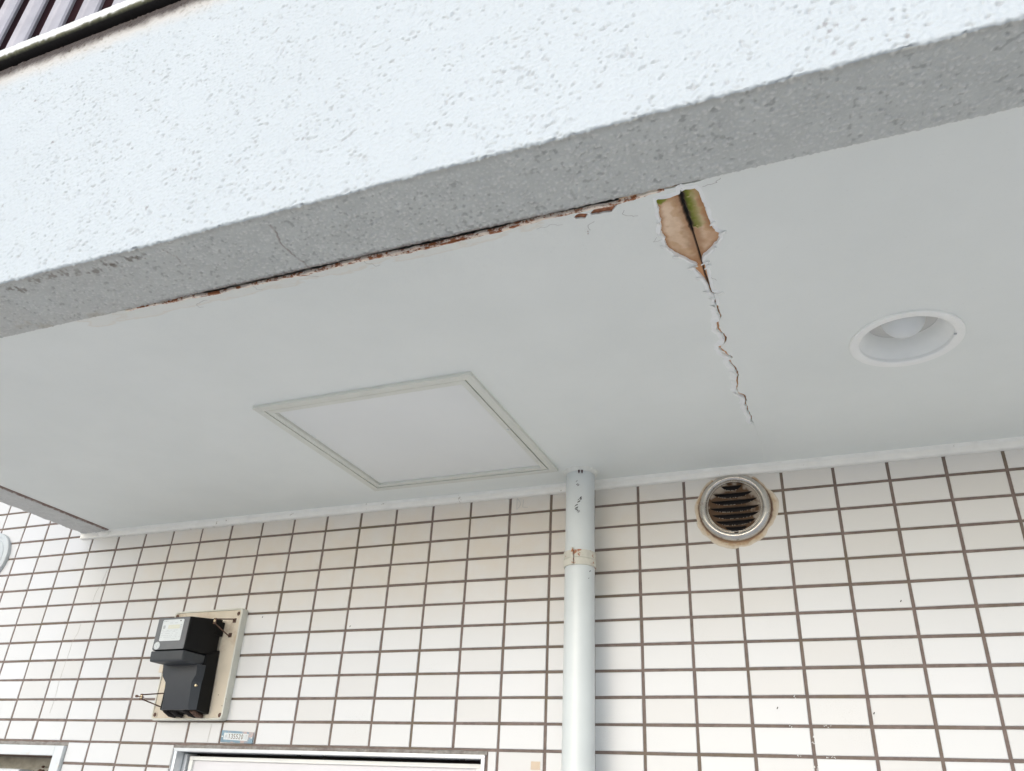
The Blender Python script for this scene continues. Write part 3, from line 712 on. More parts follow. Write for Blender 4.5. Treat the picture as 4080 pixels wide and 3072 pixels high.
C = np.ones(X.shape + (4,)); c_ = np.array((.84, .60, .40)) * (0.62 + .60 * n_a)[..., None]
def lay(c_, m_, col):
    m_ = np.clip(m_, 0, 1)[..., None]; return c_ * (1 - m_) + np.array(col) * m_
c_ = lay(c_, sstep(.45, .75, n_a) * .35, (.84, .72, .58))
c_ = lay(c_, sstep(.0075 + .006 * n_b, .0008, din + (n_a - .5) * .010) * .85, (.42, .19, .07))
c_ = lay(c_, sstep(.012, .006, np.abs(din - .010 - .01 * n_a)) * sstep(.5, .6, fbm(X, Y, .02, 3, 17)) * .45, (.55, .30, .13))
c_ = lay(c_, sstep(.016, .003, ds + (n_b - .5) * .010) * .75, (.40, .20, .09))
c_ = lay(c_, sstep(-.752, -.70, Y) * .9, (.70, .36, .17))
c_ = lay(c_, sstep(.030, .022, np.hypot(X - 1.8900, (Y + .835) * .35)) * sstep(.45, .62, n_a) * .6, (.56, .30, .15))
mo = np.zeros(X.shape)
for (mx, my, rx, ry) in ((1.8800, -.872, .014, .016), (1.8875, -.8745, .012, .011), (1.8805, -.850, .011, .018), (1.8820, -.833, .0105, .016), (1.8830, -.814, .011, .014), (1.8775, -.806, .004, .006), (1.8465, -.8665, .0085, .0085), (1.8560, -.8700, .010, .0035), (1.8895, -.8660, .006, .014)):
    mo = np.maximum(mo, sstep(1.25, .55, np.hypot((X - mx) / rx, (Y - my) / ry) + (n_b - .5) * .5 + (fbm(X, Y, .0035, 3, 44) - .5) * .9))
mo *= (X > 1.8745) | (X < 1.86)
mo = np.clip(mo * (1.15 - .9 * np.clip((X - SEAM[3][0]) / .017, 0, 1) * (X > 1.8745)), 0, 1)
c_ = lay(c_, sstep(0, .45, mo) * .55, (.60, .52, .27))
c_ = lay(c_, sstep(.12, .75, mo) * np.clip(.55 + .75 * n_b, 0, 1), (.20, .225, .012))
c_ = lay(c_, sstep(.4, 1, mo) * sstep(.012, .003, ds) * .8, (.06, .08, .008))
c_ = lay(c_, mo * sstep(.55, .8, fbm(X, Y, .004, 3, 8)) * .45, (.34, .34, .08))
wd = np.interp(Y, [-.885, -.87, -.83, -.80, -.79, -.70, -.6], [.0030, .0028, .0030, .0022, .0009, .0009, .0018])
sd_ = ds + (n_b - .5) * .004 * (wd > .002)
upz = sstep(-.655, -.685, Y)
c_ = lay(c_, sstep(wd * 1.7, wd * .9, sd_) * .85 * upz, (.10, .05, .03))
c_ = lay(c_, sstep(wd * 1.0, wd * .55, sd_) * upz, (.012, .010, .008))
C[..., :3] = c_
Zg = ZC + .0022 + .0040 * sstep(wd, wd * .5, sd_) - mo * (.0012 + .0016 * fbm(X, Y, .003, 3, 4)) - (vn(X, Y, .003, 6) - .5) * .0003 + 0.0006 * sstep(.006, 0, ds)
V = np.stack([X, Y, Zg], -1)
put('exposed_board', grid_mesh('exposed_board', V, C), M_BOARD, ceil)

# curled rims of the torn paint
def rim(name, pts, closed, side, width, lift, seed, mat, i0=0, i1=None, base=.0, inn=-.30):
    """strip from the torn edge outwards over the sound paint; side=+1 left of travel"""
    rr = np.random.RandomState(seed); n = len(pts); rows = []
    # resample
    fine = []
    m_ = n if closed else n - 1
    for i in range(m_):
        (a, b_), (c1, d) = pts[i], pts[(i+1) % n]; q_ = max(1, int(math.hypot(c1 - a, d - b_) / .0022))
        for k in range(q_): fine.append((a + (c1 - a) * k / q_, b_ + (d - b_) * k / q_))
    if not closed: fine.append(pts[-1])
    F = np.array(fine); n = len(F)
    T = (np.roll(F, -1, 0) - np.roll(F, 1, 0)) if closed else np.gradient(F, axis=0)
    for _ in range(3):
        T = (np.roll(T, 1, 0) + T + np.roll(T, -1, 0)) / 3 if closed else T
    T /= (np.linalg.norm(T, axis=1)[:, None] + 1e-9); Nn = np.stack([-T[:, 1], T[:, 0]], 1) * side
    s = np.arange(n) * .0022
    W_ = width * (0.55 + .9 * fbm(s, s * 0, .012, 2, seed)); Lf = lift * (base + 1.5 * np.clip(fbm(s, s * 0 + 3, .010, 2, seed + 3) - .3, 0, 1))
    V = np.zeros((n + (1 if closed else 0), 6, 3))
    for j, (t, hgt) in enumerate(((inn, -.0012), (-.12, .70), (-.09, 1.0), (.10, .78), (.5, .22), (1.0, .0))):
        p = F + Nn * (W_ * t)[:, None]
        z = (ZC + .0022 + 0 * Lf) if j == 0 else ZC - .0001 - Lf * hgt + (.0003 if j == 5 else 0)
        col_ = np.concatenate([p, z[:, None]], 1)
        V[:n, j] = col_
        if closed: V[n, j] = col_[0]
    o = put(name, grid_mesh(name, V), mat, ceil); return o
M_FLAKE = simple('torn_paint_lit', (0.90, 0.905, 0.88), 0.6, var=.04, vscale=60, bstr=.2)  # lighter than the ceiling paint, light catching on curled flakes put into the colour
rim('torn_paint_rim', hole, True, -1, .0048, .0024, 3, M_FLAKE, base=.25)
def side_path(f, w, i0=0, i1=None): return f[i0:i1]
for f, sd__ in ((f1, 5), (f2, 6), (f3, 7)):
    rj = random.Random(sd__); L_ = [(a - .0034 + rj.gauss(0, .0007), b_) for a, b_ in f]
    rim('torn_paint_rim', L_, False, 1, .0085, .0040, sd__, M_FLAKE, base=.4, inn=-.16)
rim('torn_paint_rim', PATCHC, True, 1, .003, .0010, 10, M_CEIL)
fe = [p for p in front_edge if 1.0 < p[0] < 1.86]
rim('torn_paint_rim', fe, False, 1, .0042, .0020, 12, M_CREAM, base=.35)
fe2 = [(a, b_ - .0035 * float(sstep(1.2, 1.5, a) * sstep(1.85, 1.6, a))) for a, b_ in fe if 1.28 < a < 1.78]
rim('peeled_strip', fe2, False, 1, .0030, .0022, 15, M_CREAM, base=.3)
rfl = random.Random(77)
for (fx, fy_, ang, ln, wd_) in ((1.9060, -.7840, .3, .010, .006), (1.8600, -.7235, 2.4, .011, .007), (1.8648, -.7262, 1.8, .008, .005), (1.8742, -.7285, .2, .012, .004), (1.8765, -.7180, -.2, .009, .004), (1.8820, -.6506, .2, .010, .003), (1.8740, -.6420, 2.6, .010, .005), (1.8316, -.7788, 3.2, .006, .004),
                              (1.8350, -.8030, 2.9, .007, .006), (1.8380, -.8260, 3.0, .006, .005), (1.8985, -.8060, .1, .007, .005), (1.8445, -.7545, 2.3, .009, .007), (1.8920, -.7570, .9, .007, .006), (1.8660, -.6960, 2.7, .011, .005), (1.8690, -.6600, 2.9, .009, .004), (1.8660, -.5560, 2.9, .009, .005), (1.8640, -.4900, 3.0, .008, .006), (1.8690, -.4150, 3.1, .010, .007), (1.8660, -.3840, 3.0, .009, .008), (1.8700, -.2900, 3.1, .008, .006)):
    bm = bmesh.new(); G_ = []
    dx, dy = math.cos(ang), math.sin(ang)
    for i in range(5):
        t = i / 4; row = []
        for j in range(4):
            u = (j / 3 - .5) * wd_ * (1 - .35 * t + rfl.gauss(0, .12))
            # hinged a little way out on the sound paint, free edge droops over the opening
            px_ = fx + dx * ln * (.75 - t) - dy * u; py_ = fy_ + dy * ln * (.75 - t) + dx * u
            row.append(bm.verts.new((px_, py_, ZC - .0003 - .0048 * t ** 1.6 + rfl.gauss(0, .0002))))
        G_.append(row)
    for i in range(4):
        for j in range(3): bm.faces.new((G_[i][j], G_[i+1][j], G_[i+1][j+1], G_[i][j+1]))
    fo = bm_obj('paint_flake', bm, M_FLAKE, ceil, True)
    sm = fo.modifiers.new('thick', 'SOLIDIFY'); sm.thickness = .0004
bm = bmesh.new()
hp = [(a + .0006 * math.sin(i * 2.1), b_) for i, (a, b_) in enumerate(HAIR)]
for (a, b_), (c1, d) in zip(hp, hp[1:]):
    dx, dy = c1 - a, d - b_; n = math.hypot(dx, dy); nx, ny = -dy / n * .0004, dx / n * .0004
    q_ = [bm.verts.new(p) for p in ((a + nx, b_ + ny, ZC), (c1 + nx, d + ny, ZC), (c1, d, ZC - .0006), (a, b_, ZC - .0006), (c1 - nx, d - ny, ZC), (a - nx, b_ - ny, ZC))]
    bm.faces.new((q_[0], q_[1], q_[2], q_[3])); bm.faces.new((q_[3], q_[2], q_[4], q_[5]))
bm_obj('joint_ridge', bm, M_CEIL, ceil)
# little branching cracks in the paint beside the hole
bm = bmesh.new()
def zstroke(pts, w, z=ZC - .00025):
    for (a, b_), (c1, d) in zip(pts, pts[1:]):
        dx, dy = c1 - a, d - b_; n = math.hypot(dx, dy) + 1e-9; nx, ny = -dy / n * w / 2, dx / n * w / 2
        q_ = [bm.verts.new(p) for p in ((a + nx, b_ + ny, z), (c1 + nx, d + ny, z), (c1 - nx, d - ny, z), (a - nx, b_ - ny, z))]; bm.faces.new(q_)
rc = random.Random(21)
for (sx_, sy_, ang, ln) in ((1.8785, -.690, .9, .02), (1.835, -.792, 3.3, .04), (1.815, -.848, 3.0, .05), (1.90, -.8745, .1, .05), (1.76, -.855, 2.9, .04), (1.72, -.862, 3.1, .05), (1.45, -.862, 3.2, .06), (1.35, -.866, 3.1, .08), (1.25, -.864, 3.05, .10), (1.15, -.868, 3.1, .07)):
    p = [(sx_, sy_)]; a = ang
    for k in range(int(ln / .005)):
        a += rc.gauss(0, .5); p.append((p[-1][0] + .004 * math.cos(a), p[-1][1] + .0022 * math.sin(a) + rc.gauss(0, .0010)))
    zstroke(p, rc.uniform(.0003, .0006))
bm_obj('fine_crack', bm, simple('crack_line', (.36, .34, .31), .9, var=.2), ceil)
# dark void above the gap
box('gap_backing', (.07, -.8883, ZC + .016), (3.49, -.8797, ZC + .030), M_BRBOARD, ceil)

# ------------------------------------------------------------------ trim along the wall head
trim = empty('ceiling_trim', (1.7, -.006, 0), 'thin white painted trim strip where the ceiling meets the tiles', 'trim')
def trim_piece(x0, x1):
    pf = [(-.0155, ZC + .0005), (-.0150, .0045), (-.0136, .0036), (-.0122, .0030), (-.0126, -.002), (-.0126, -.006), (-.0118, -.0092), (-.0100, -.0106), (-.004, -.0108), (.001, -.0108)]
    xs_ = np.arange(x0, x1, .003); U, _ = np.meshgrid(xs_, np.arange(len(pf)), indexing='ij'); P = np.array(pf)
    n_ = (fbm(U, P[None, :, 0] * 3 + P[None, :, 1] * 3, .02, 3, 4) - .5); n2 = (vn(U, P[None, :, 1] * 2 + 0 * U, .006, 7) - .5)
    V = np.stack([U, P[None, :, 0] + n_ * .0012, P[None, :, 1] + n_ * .0008 + n2 * .0006 * (P[None, :, 1] < .003)], -1)
    return put('trim_strip', grid_mesh('trim_strip', V), M_TRIM, trim)
trim_piece(-.040, 1.4680); trim_piece(1.5040, 3.5)
# rough plaster lump at the left end
bm = bmesh.new(); bmesh.ops.create_icosphere(bm, subdivisions=4, radius=1)
for v_ in bm.verts:
    n = v_.co.copy(); f = 1 + .5 * (float(vn(np.array(n.x * 1.2), np.array(n.y * 1.1 + n.z), .35, 3)) - .5)
    v_.co = Vector((.052 + n.x * .024 * f, -.0105 + n.y * .0085 * f, -.0005 + n.z * .0085 * f))
bm_obj('plaster_lump', bm, M_TRIM, trim, True)

# ------------------------------------------------------------------ access panel
ap = empty('access_panel', (1.216, -.32, ZC), 'square white ceiling access panel in a slim painted metal frame', 'access panel')
def mitre(name, o4, i4, z0, z1, mat, parent, bev=.0004):
    for k in range(4):
        a, b_, c1, d = o4[k], o4[(k+1) % 4], i4[(k+1) % 4], i4[k]
        lo4 = [(p[0], p[1], z0) for p in (a, b_, c1, d)]; hi4 = [(p[0], p[1], z1) for p in (a, b_, c1, d)]
        hexa(name, lo4, hi4, mat, parent, bev)
def rc4(x0, y0, x1, y1, skew=0): return [(x0, y0), (x1, y0), (x1 + .004 * skew, y1), (x0 + .006 * skew, y1)]
PX0, PY0, PX1, PY1 = .9860, -.5468, 1.4455, -.0962
mitre('outer_frame', rc4(PX0, PY0, PX1, PY1, 1), rc4(PX0 + .015, PY0 + .0155, PX1 - .0155, PY1 - .0150, 1), ZC - .0065, ZC + .012, M_FRAMEPT, ap)
mitre('inner_frame', rc4(PX0 + .0172, PY0 + .0180, PX1 - .0192, PY1 - .0186, 1), rc4(PX0 + .0285, PY0 + .0300, PX1 - .0300, PY1 - .0290, 1), ZC - .0055, ZC + .010, M_FRAMEPT, ap)
i4 = rc4(PX0 + .0290, PY0 + .0305, PX1 - .0305, PY1 - .0295, 1)
hexa('panel', [(p[0], p[1], ZC + .0002) for p in i4], [(p[0], p[1], ZC + .009) for p in i4], M_PANEL, ap, .0005)
box('void_backing', (PX0, PY0, ZC + .0125), (PX1 + .004, PY1, ZC + .016), M_DARK, ap)
lathe('catch_screw', [(0, -.0024), (.0016, -.0022), (.0024, -.0014), (.0025, .002)], (1.4235, -.3228, ZC - .0056), 'Z', M_WHITE, ap, 16)

# ------------------------------------------------------------------ recessed downlight
dl = empty('downlight', (DL[0], DL[1], ZC), 'round white recessed downlight with an unlit frosted bulb in the ceiling', 'downlight')
c = (DL[0], DL[1], ZC)
lathe('trim_ring', [(.0700, .0), (.0809, .0), (.0809, -.0008), (.0808, -.0026), (.0798, -.0034), (.0740, -.0036), (.0690, -.0030), (.0668, -.0020), (.0660, -.0004), (.0662, .004)], c, 'Z', M_DLIGHT, dl, 96)
lathe('reflector', [(.0662, .0030), (.0630, .0070), (.0597, .0125), (.0567, .0190), (.0542, .0270), (.0518, .0360), (.0492, .0460), (.0460, .0560), (.0420, .0640), (.0400, .0690)], c, 'Z', M_DLIGHT, dl, 96)
lathe('housing', [(.0402, .0704), (.0450, .0710), (.0460, .110), (.020, .112), (0, .112)], c, 'Z', M_DARK, dl, 48)
bu = [(.0325 * math.sin(t), .0405 - .0325 * math.cos(t)) for t in [math.pi * k / 18 for k in range(0, 14)]] + [(.016, .072), (.0135, .082), (.0135, .100)]
lathe('bulb', [(max(r, 0), h_) for r, h_ in bu], (DL[0] + .0015, DL[1] + .002, ZC), 'Z', M_BULB, dl, 64, angle=60)
box('printed_mark', (2.1945, -.4425, ZC - .0041), (2.1985, -.4395, ZC - .0033), M_PRINT, dl)

# ------------------------------------------------------------------ downpipe
PC = (1.4894, -.0640); PR = .0308
pipe = empty('downpipe', (PC[0], PC[1], -2.5), 'pale grey painted downpipe with a rusty strap running up the tiled wall', 'downpipe')
hs_ = [-2.5] + list(np.arange(-1.2, -.02, .04)) + [0.0, ZC + .0005]
lathe('pipe', [(PR, h_) for h_ in hs_], (PC[0], PC[1], 0), 'Z', M_PIPE, pipe, 64)
def jit(r, h_, t):
    a = .5 + .5 * math.sin(3 * t + 1) * math.sin(7 * t); q_ = float(vn(np.array(t * 3.0), np.array(h_ * 50), .5, 4))
    return r + .0016 * (q_ - .5) * 2 * (1 if r > PR + .001 else .3), h_ - .0018 * (q_ - .4) * (1 if r < PR + .006 else 0)
lathe('caulk_collar', [(PR + .0004, -.0075), (PR + .0018, -.0060), (PR + .0034, -.0042), (PR + .0058, -.0012), (PR + .0075, .0002)], (PC[0], PC[1], ZC), 'Z', M_CAULK, pipe, 96, jitter=jit)
bm = bmesh.new()
for t0 in (-1.22, -1.42):
    ring = []
    for k in range(9):
        t = t0 + .11 * k / 8
        for hh in (-.0115 + .004 * math.sin(math.pi * k / 8) * -1, -.0070): ring.append(bm.verts.new((PC[0] + (PR + .0024) * math.cos(t), PC[1] + (PR + .0024) * math.sin(t), ZC + hh)))
    for k in range(8): bm.faces.new((ring[2*k], ring[2*k+2], ring[2*k+3], ring[2*k+1]))
bm_obj('open_joint', bm, simple('open_joint_brown', (.06, .025, .025), .9), pipe)
strap = lathe('strap', [(PR + .0003, -.2045), (PR + .0026, -.2040), (PR + .0030, -.1990), (PR + .0026, -.1905), (PR + .0014, -.1895), (PR + .0026, -.1885), (PR + .0030, -.1800), (PR + .0026, -.1735), (PR + .0003, -.1730)], (PC[0], PC[1], 0), 'Z', M_RUSTCH, pipe, 72)
hx = PC[0] - .0055; hy = PC[1] - math.sqrt((PR + .003) ** 2 - .0055 ** 2)
for (z0, z1) in ((-.2050, -.1960), (-.1956, -.1850), (-.1846, -.1765), (-.1762, -.1700)):
    tube('hinge_knuckle', [(hx, hy - .0010, z0), (hx, hy - .0012, (z0 + z1) / 2), (hx, hy - .0010, z1)], [.0028, .0032, .0028], M_RUSTCH, strap, 12)
box('hinge_gap', (hx + .0028, hy - .0006, -.2030), (hx + .0040, hy + .003, -.1750), M_RUST, strap)
box('wall_bracket', (1.4815, -.040, -.200), (1.4975, -.0012, -.178), M_RUSTCH, strap, .001)
bm = bmesh.new()
for i, (x, z) in enumerate(PIPEM + PIPEM2):
    x = min(max(x, PC[0] - .025), PC[0] + .028)
    for k in range(3 if i < 8 else 1):
        xx, zz = x + rt.gauss(0, .0012) * (k > 0), z + rt.gauss(0, .003) * (k > 0)
        t = math.asin((xx - PC[0]) / PR); w, h_ = rt.uniform(.0008, .0024), rt.uniform(.0006, .0014); sk = rt.uniform(.2, .8)
        q_ = []
        for (u, w_) in ((-w, -h_), (0, -h_ * .6), (w, -h_ + sk * h_), (w, h_), (0, h_ * .9), (-w, h_ - sk * h_)):
            tt = t + u / PR; q_.append(bm.verts.new((PC[0] + (PR + .00025) * math.sin(tt), PC[1] - (PR + .00025) * math.cos(tt), zz + w_ + u * .4)))
        bm.faces.new(q_)
bm_obj('paint_chip', bm, M_CHIP, pipe)['kind'] = 'stuff'
bm = bmesh.new()
for (u, z, w, h_) in ((-.021, -.012, .0012, .0045), (-.0175, .001, .0010, .0022)):
    t = math.asin(u / PR)
    q_ = [bm.verts.new((PC[0] + (PR + .0004) * math.sin(t + a / PR), PC[1] - (PR + .0004) * math.cos(t + a / PR), z + b_)) for a, b_ in ((-w, -h_ * .6), (0, -h_), (w, -h_ * .5), (w * .8, h_ * .7), (0, h_), (-w, h_ * .6))]
    bm.faces.new(q_)
bm_obj('bright_fleck', bm, M_CAULK, pipe)['kind'] = 'stuff'

# ------------------------------------------------------------------ vent cap
vc = (1.8022, 0.0, -.0790)
vent = empty('vent_cap', vc, 'round stainless steel vent cap with dirty louvres under the ceiling', 'vent')
lathe('outer_ring', [(.0722, -.001), (.0724, .0030), (.0712, .0075), (.0685, .0120), (.0650, .0150), (.0618, .0158), (.0590, .0146), (.0568, .0118), (.0558, .0092), (.0548, .0096), (.0540, .0112), (.0532, .0112), (.0524, .0092), (.0521, .0070)], vc, 'Y', M_STEEL, vent, 96, angle=60)
# face plate with real slots
LV = [(400, 680, 1025), (515, 535, 1180), (625, 480, 1250), (735, 460, 1280), (840, 490, 1260), (940, 545, 1195), (1035, 690, 1050)]
YP = -.0088
slots = []; hoods = []
for (yc, xa, xb) in LV:
    zc = vc[2] + (705 - yc) * .0001305 * 1.06; xm = vc[0] + ((xa + xb) / 2 - 868) * .0001235; hw = (xb - xa) / 2 * .0001235 * .97
    slots.append((xm, zc, hw))
bm = bmesh.new()
NX = 121; RD = .0526
ux = np.linspace(-RD, RD, NX); circ_z = np.sqrt(np.maximum(RD ** 2 - ux ** 2, 0))
tops, bots = [], []
for (xm, zc, hw) in slots:
    uu = np.abs((vc[0] + ux - xm) / hw); env_ = np.where(uu < 1, (1 - np.clip(uu, 0, 1) ** 3.0), 0)
    tp = zc + .0030 + 0 * ux - vc[2]; tops.append(tp); bots.append(tp - .0102 * env_)
bounds = [circ_z] + [v_ for pair in zip(tops, bots) for v_ in pair] + [-circ_z]
for k in range(0, len(bounds), 2):
    up_, lw_ = np.clip(bounds[k], -circ_z, circ_z), np.clip(bounds[k+1], -circ_z, circ_z)
    nr = max(2, int(np.max(up_ - lw_) / .002) + 1)
    for q_ in range(nr):
        a0, a1 = up_ + (lw_ - up_) * q_ / nr, up_ + (lw_ - up_) * (q_ + 1) / nr
        A0 = [bm.verts.new((vc[0] + x, YP, vc[2] + z)) for x, z in zip(ux, a0)]; A1 = [bm.verts.new((vc[0] + x, YP, vc[2] + z)) for x, z in zip(ux, a1)]
        for t in range(NX - 1):
            if a0[t] - a1[t] > 1e-6 or a0[t+1] - a1[t+1] > 1e-6: bm.faces.new((A0[t], A0[t+1], A1[t+1], A1[t]))
bmesh.ops.remove_doubles(bm, verts=bm.verts, dist=1e-6)
me = bpy.data.meshes.new('face_plate'); bm.to_mesh(me); bm.free()
co = np.zeros(len(me.vertices) * 3); me.vertices.foreach_get('co', co); co = co.reshape(-1, 3)
dx, dz = co[:, 0] - vc[0], co[:, 2] - vc[2]
gr = np.clip(sstep(.35, .8, fbm(co[:, 0], co[:, 2], .012, 3, 2) + .55 * sstep(-.0, -.045, dz + .4 * dx)) + .85 * sstep(.060, .035, np.hypot(dx, dz) + .012 * fbm(co[:, 0], co[:, 2], .01, 3, 9)), 0, 1)
cc = np.array((.34, .30, .25)) * (1 - gr[:, None]) + np.array((.085, .045, .02)) * gr[:, None]
a_ = me.color_attributes.new('StainShade', 'FLOAT_COLOR', 'POINT'); a_.data.foreach_set('color', np.concatenate([cc, np.ones((len(cc), 1))], 1).reshape(-1).astype(np.float32))
put('face_plate', me, M_STEELG, vent)
lathe('duct', [(.0515, .0075), (.0515, .0026), (.0, .0026)], vc, 'Y', M_DARK, vent, 48)
for li, (xm, zc, hw) in enumerate(slots):
    U = np.linspace(-1, 1, 33)[:, None]; T = np.linspace(0, 1, 6)[None, :]
    env = (1 - np.abs(U) ** 3.2)
    X_ = xm + hw * 1.02 * U + 0 * T
    out = .0042 * env * (T ** .8); zz = zc + .0036 - (.0030 * env) * T ** 1.3 + 0 * U
    V = np.stack([X_, YP - .0003 - out, zz], -1)
    lv = put('louvre', grid_mesh('louvre', V), M_HOOD, vent)
    sm = lv.modifiers.new('thick', 'SOLIDIFY'); sm.thickness = .0007; sm.offset = 0
    bm = bmesh.new()
    for k in range(26):
        u = rt.uniform(-.75, .75); x = xm + hw * u; s_ = rt.uniform(.0004, .0011)
        z_ = zc + .0030 - .0102 * (1 - abs(u) ** 3)
        q_ = [bm.verts.new(p) for p in ((x - s_, YP - .0004, z_ - .0003), (x + s_, YP - .0004, z_ - .0003), (x + s_ * .5, YP - .0007, z_ + s_ * .7), (x - s_ * .6, YP - .0007, z_ + s_ * .5))]; bm.faces.new(q_)
    bm_obj('lint', bm, M_DUST, lv)['kind'] = 'stuff'
# notch at the foot of the ring
bm = bmesh.new()
a = [bm.verts.new(p) for p in ((vc[0] - .0050, -.0095, vc[2] - .0535), (vc[0] + .0050, -.0095, vc[2] - .0535), (vc[0], -.0163, vc[2] - .0625), (vc[0], -.0100, vc[2] - .0535))]
bm.faces.new((a[0], a[3], a[2])); bm.faces.new((a[3], a[1], a[2])); bm_obj('drip_notch', bm, M_HOOD, vent)
# sealant smeared around the cap over tiles and joints
th = np.linspace(0, 2 * math.pi, 241); rr_ = np.linspace(0, 1, 26)
TH_, RR = np.meshgrid(th, rr_, indexing='ij')
ct, sn = np.cos(TH_), np.sin(TH_)
w_out = .0040 + .0135 * vn(ct, sn, .38, 3) + .0035 * vn(ct, sn, .12, 5) + .004 * (sn < -.3) * vn(ct, sn, .3, 6)
w_out *= np.where(sn > .85, .4, 1)
Rr = .0712 + RR * w_out
n_s = fbm(ct * Rr, sn * Rr, .012, 4, 5); n_f = fbm(ct * Rr, sn * Rr, .004, 3, 6)
yy = -.0012 - .0012 * sstep(1, .3, RR) * (0.6 + .8 * n_f) - .0012 * sstep(.12, 0, RR) + .0006 * sstep(.85, 1, RR)
Xs, Zs_ = vc[0] + ct * Rr, vc[2] + sn * Rr
Zs_ = np.minimum(Zs_, -.0112)
cc = np.array((.58, .48, .35)) * (0.80 + .36 * n_s)[..., None]
cc = lay(cc, sstep(.48, .66, n_s) * .65, (.42, .27, .14))
cc = lay(cc, sstep(.45, .9, RR) * .45, (.72, .68, .60))
cc = lay(cc, sstep(.34 + .16 * n_f, .12, RR + (n_s - .5) * .3) * .95, (.10, .038, .018))
cc = lay(cc, sstep(.93, .99, RR) * .35, (.42, .33, .24))
bot = sstep(-.75, -.95, sn) * sstep(.55, .2, RR + (n_f - .5) * .6)
cc = lay(cc, bot * .7, (.30, .17, .08))
C = np.ones(Xs.shape + (4,)); C[..., :3] = cc
put('sealant_smear', grid_mesh('sealant_smear', np.stack([Xs, yy, Zs_], -1), C), M_SMEAR, vent)

# ------------------------------------------------------------------ electricity meter on its board
mt = empty('electricity_meter', (.52, -.022, -.37), 'black electricity meter with a white dial label on a beige backing board', 'electricity meter')
def rr_rect(x0, z0, x1, z1, r, n=5):
    out = []
    for (cx, cz, a0) in ((x1 - r, z0 + r, -90), (x1 - r, z1 - r, 0), (x0 + r, z1 - r, 90), (x0 + r, z0 + r, 180)):
        for k in range(n + 1):
            t = math.radians(a0 + 90 * k / n); out.append((cx + r * math.cos(t), cz + r * math.sin(t)))
    return out
def loft(name, layers, mat, parent, cap0=True, cap1=True, angle=35):
    """layers: list of (outline, y)"""
    bm = bmesh.new(); R3 = [[bm.verts.new((x, y, z)) for x, z in L_] for L_, y in layers]
    n = len(R3[0])
    for a, b_ in zip(R3, R3[1:]):
        for k in range(n): bm.faces.new((a[k], a[(k+1) % n], b_[(k+1) % n], b_[k]))
    if cap0: bm.faces.new(R3[0])
    if cap1: bm.faces.new(list(reversed(R3[-1])))
    return bm_obj(name, bm, mat, parent, True, angle)
bx0, bx1, bz0, bz1 = .3965, .6110, -.4950, -.2375
def RRb(d, r): return rr_rect(bx0 + d, bz0 + d, bx1 - d, bz1 - d, r)
loft('backing_board', [(RRb(0, .009), -.0012), (RRb(0, .009), -.0195), (RRb(.0007, .0085), -.0215), (RRb(.0022, .008), -.0220), (RRb(.0042, .007), -.0218), (RRb(.0050, .006), -.0198)], M_BOARDR, mt, True, False)
brd = loft('board_face', [(RRb(.0051, .006), -.0196), (RRb(.0056, .006), -.0199)], M_BACKB, mt, False, True)
for (sx_, sz_) in ((.5996, -.2518), (.6028, -.4846), (.4081, -.4825), (.4072, -.2500)):
    lathe('board_screw', [(.0062, .0), (.0062, .0012), (.0050, .0014), (.0046, .0004), (.0030, .0006), (.0026, .0018), (0, .0022)], (sx_, -.0199, sz_), 'Y', M_RUST, mt, 24)
    lathe('screw_boss', [(.0070, .0), (.0068, .0016), (.0060, .0020), (.0050, .0018), (.0047, .0)], (sx_, -.0198, sz_), 'Y', M_BACKB, mt, 24)
for (sx_, sz_) in ((.5673, -.4635), (.6030, -.4640), (.586, -.44)): lathe('board_hole', [(.0011, .0003), (0, .0004)], (sx_, -.0199, sz_), 'Y', M_DARK, mt, 10)
# upper case
mx0, mx1 = .4640, .5620
YF, YK = -.1350, -.0280
zt_f, zt_b = -.2815, -.2665
hexa('upper_case', [(mx0, YF, -.3560), (mx1, YF, -.3560), (mx1, YF, zt_f), (mx0, YF, zt_f)], [(mx0 - .004, YK, -.3560), (mx1 + .001, YK, -.3560), (mx1 + .001, YK, zt_b), (mx0 - .004, YK, zt_b)], M_METER, mt, .0040)
loft('front_face', [(rr_rect(mx0 + .001, -.3552, mx1 - .0035, zt_f - .0008, .003), YF + .0012), (rr_rect(mx0 + .0014, -.3548, mx1 - .0039, zt_f - .0012, .003), YF - .0006)], M_METERG, mt, False, True)
hexa('lower_lip', [(mx0 - .001, YF + .0010, -.3815), (mx1 - .002, YF + .0010, -.3815), (mx1 - .001, YF - .0004, -.3572), (mx0 - .002, YF - .0004, -.3572)], [(mx0 + .006, YK - .045, -.3822), (mx1 - .001, YK - .045, -.3822), (mx1 + .001, YK, -.3572), (mx0 - .004, YK, -.3572)], simple('lip_plastic', (.05, .054, .058), .5, var=.1, vscale=40, spec=.3), mt, .0045)
hexa('mounting_plate', [(.470, -.045, -.3720), (.5500, -.045, -.3720), (.5500, -.045, -.2720), (.470, -.045, -.2720)], [(.468, -.0205, -.3720), (.5500, -.0205, -.3720), (.5500, -.0205, -.2660), (.468, -.0205, -.2660)], M_METER, mt, .001)
box('rear_lug', (.545, -.050, -.3060), (.5640, -.0215, -.2730), M_METER, mt, .0015)
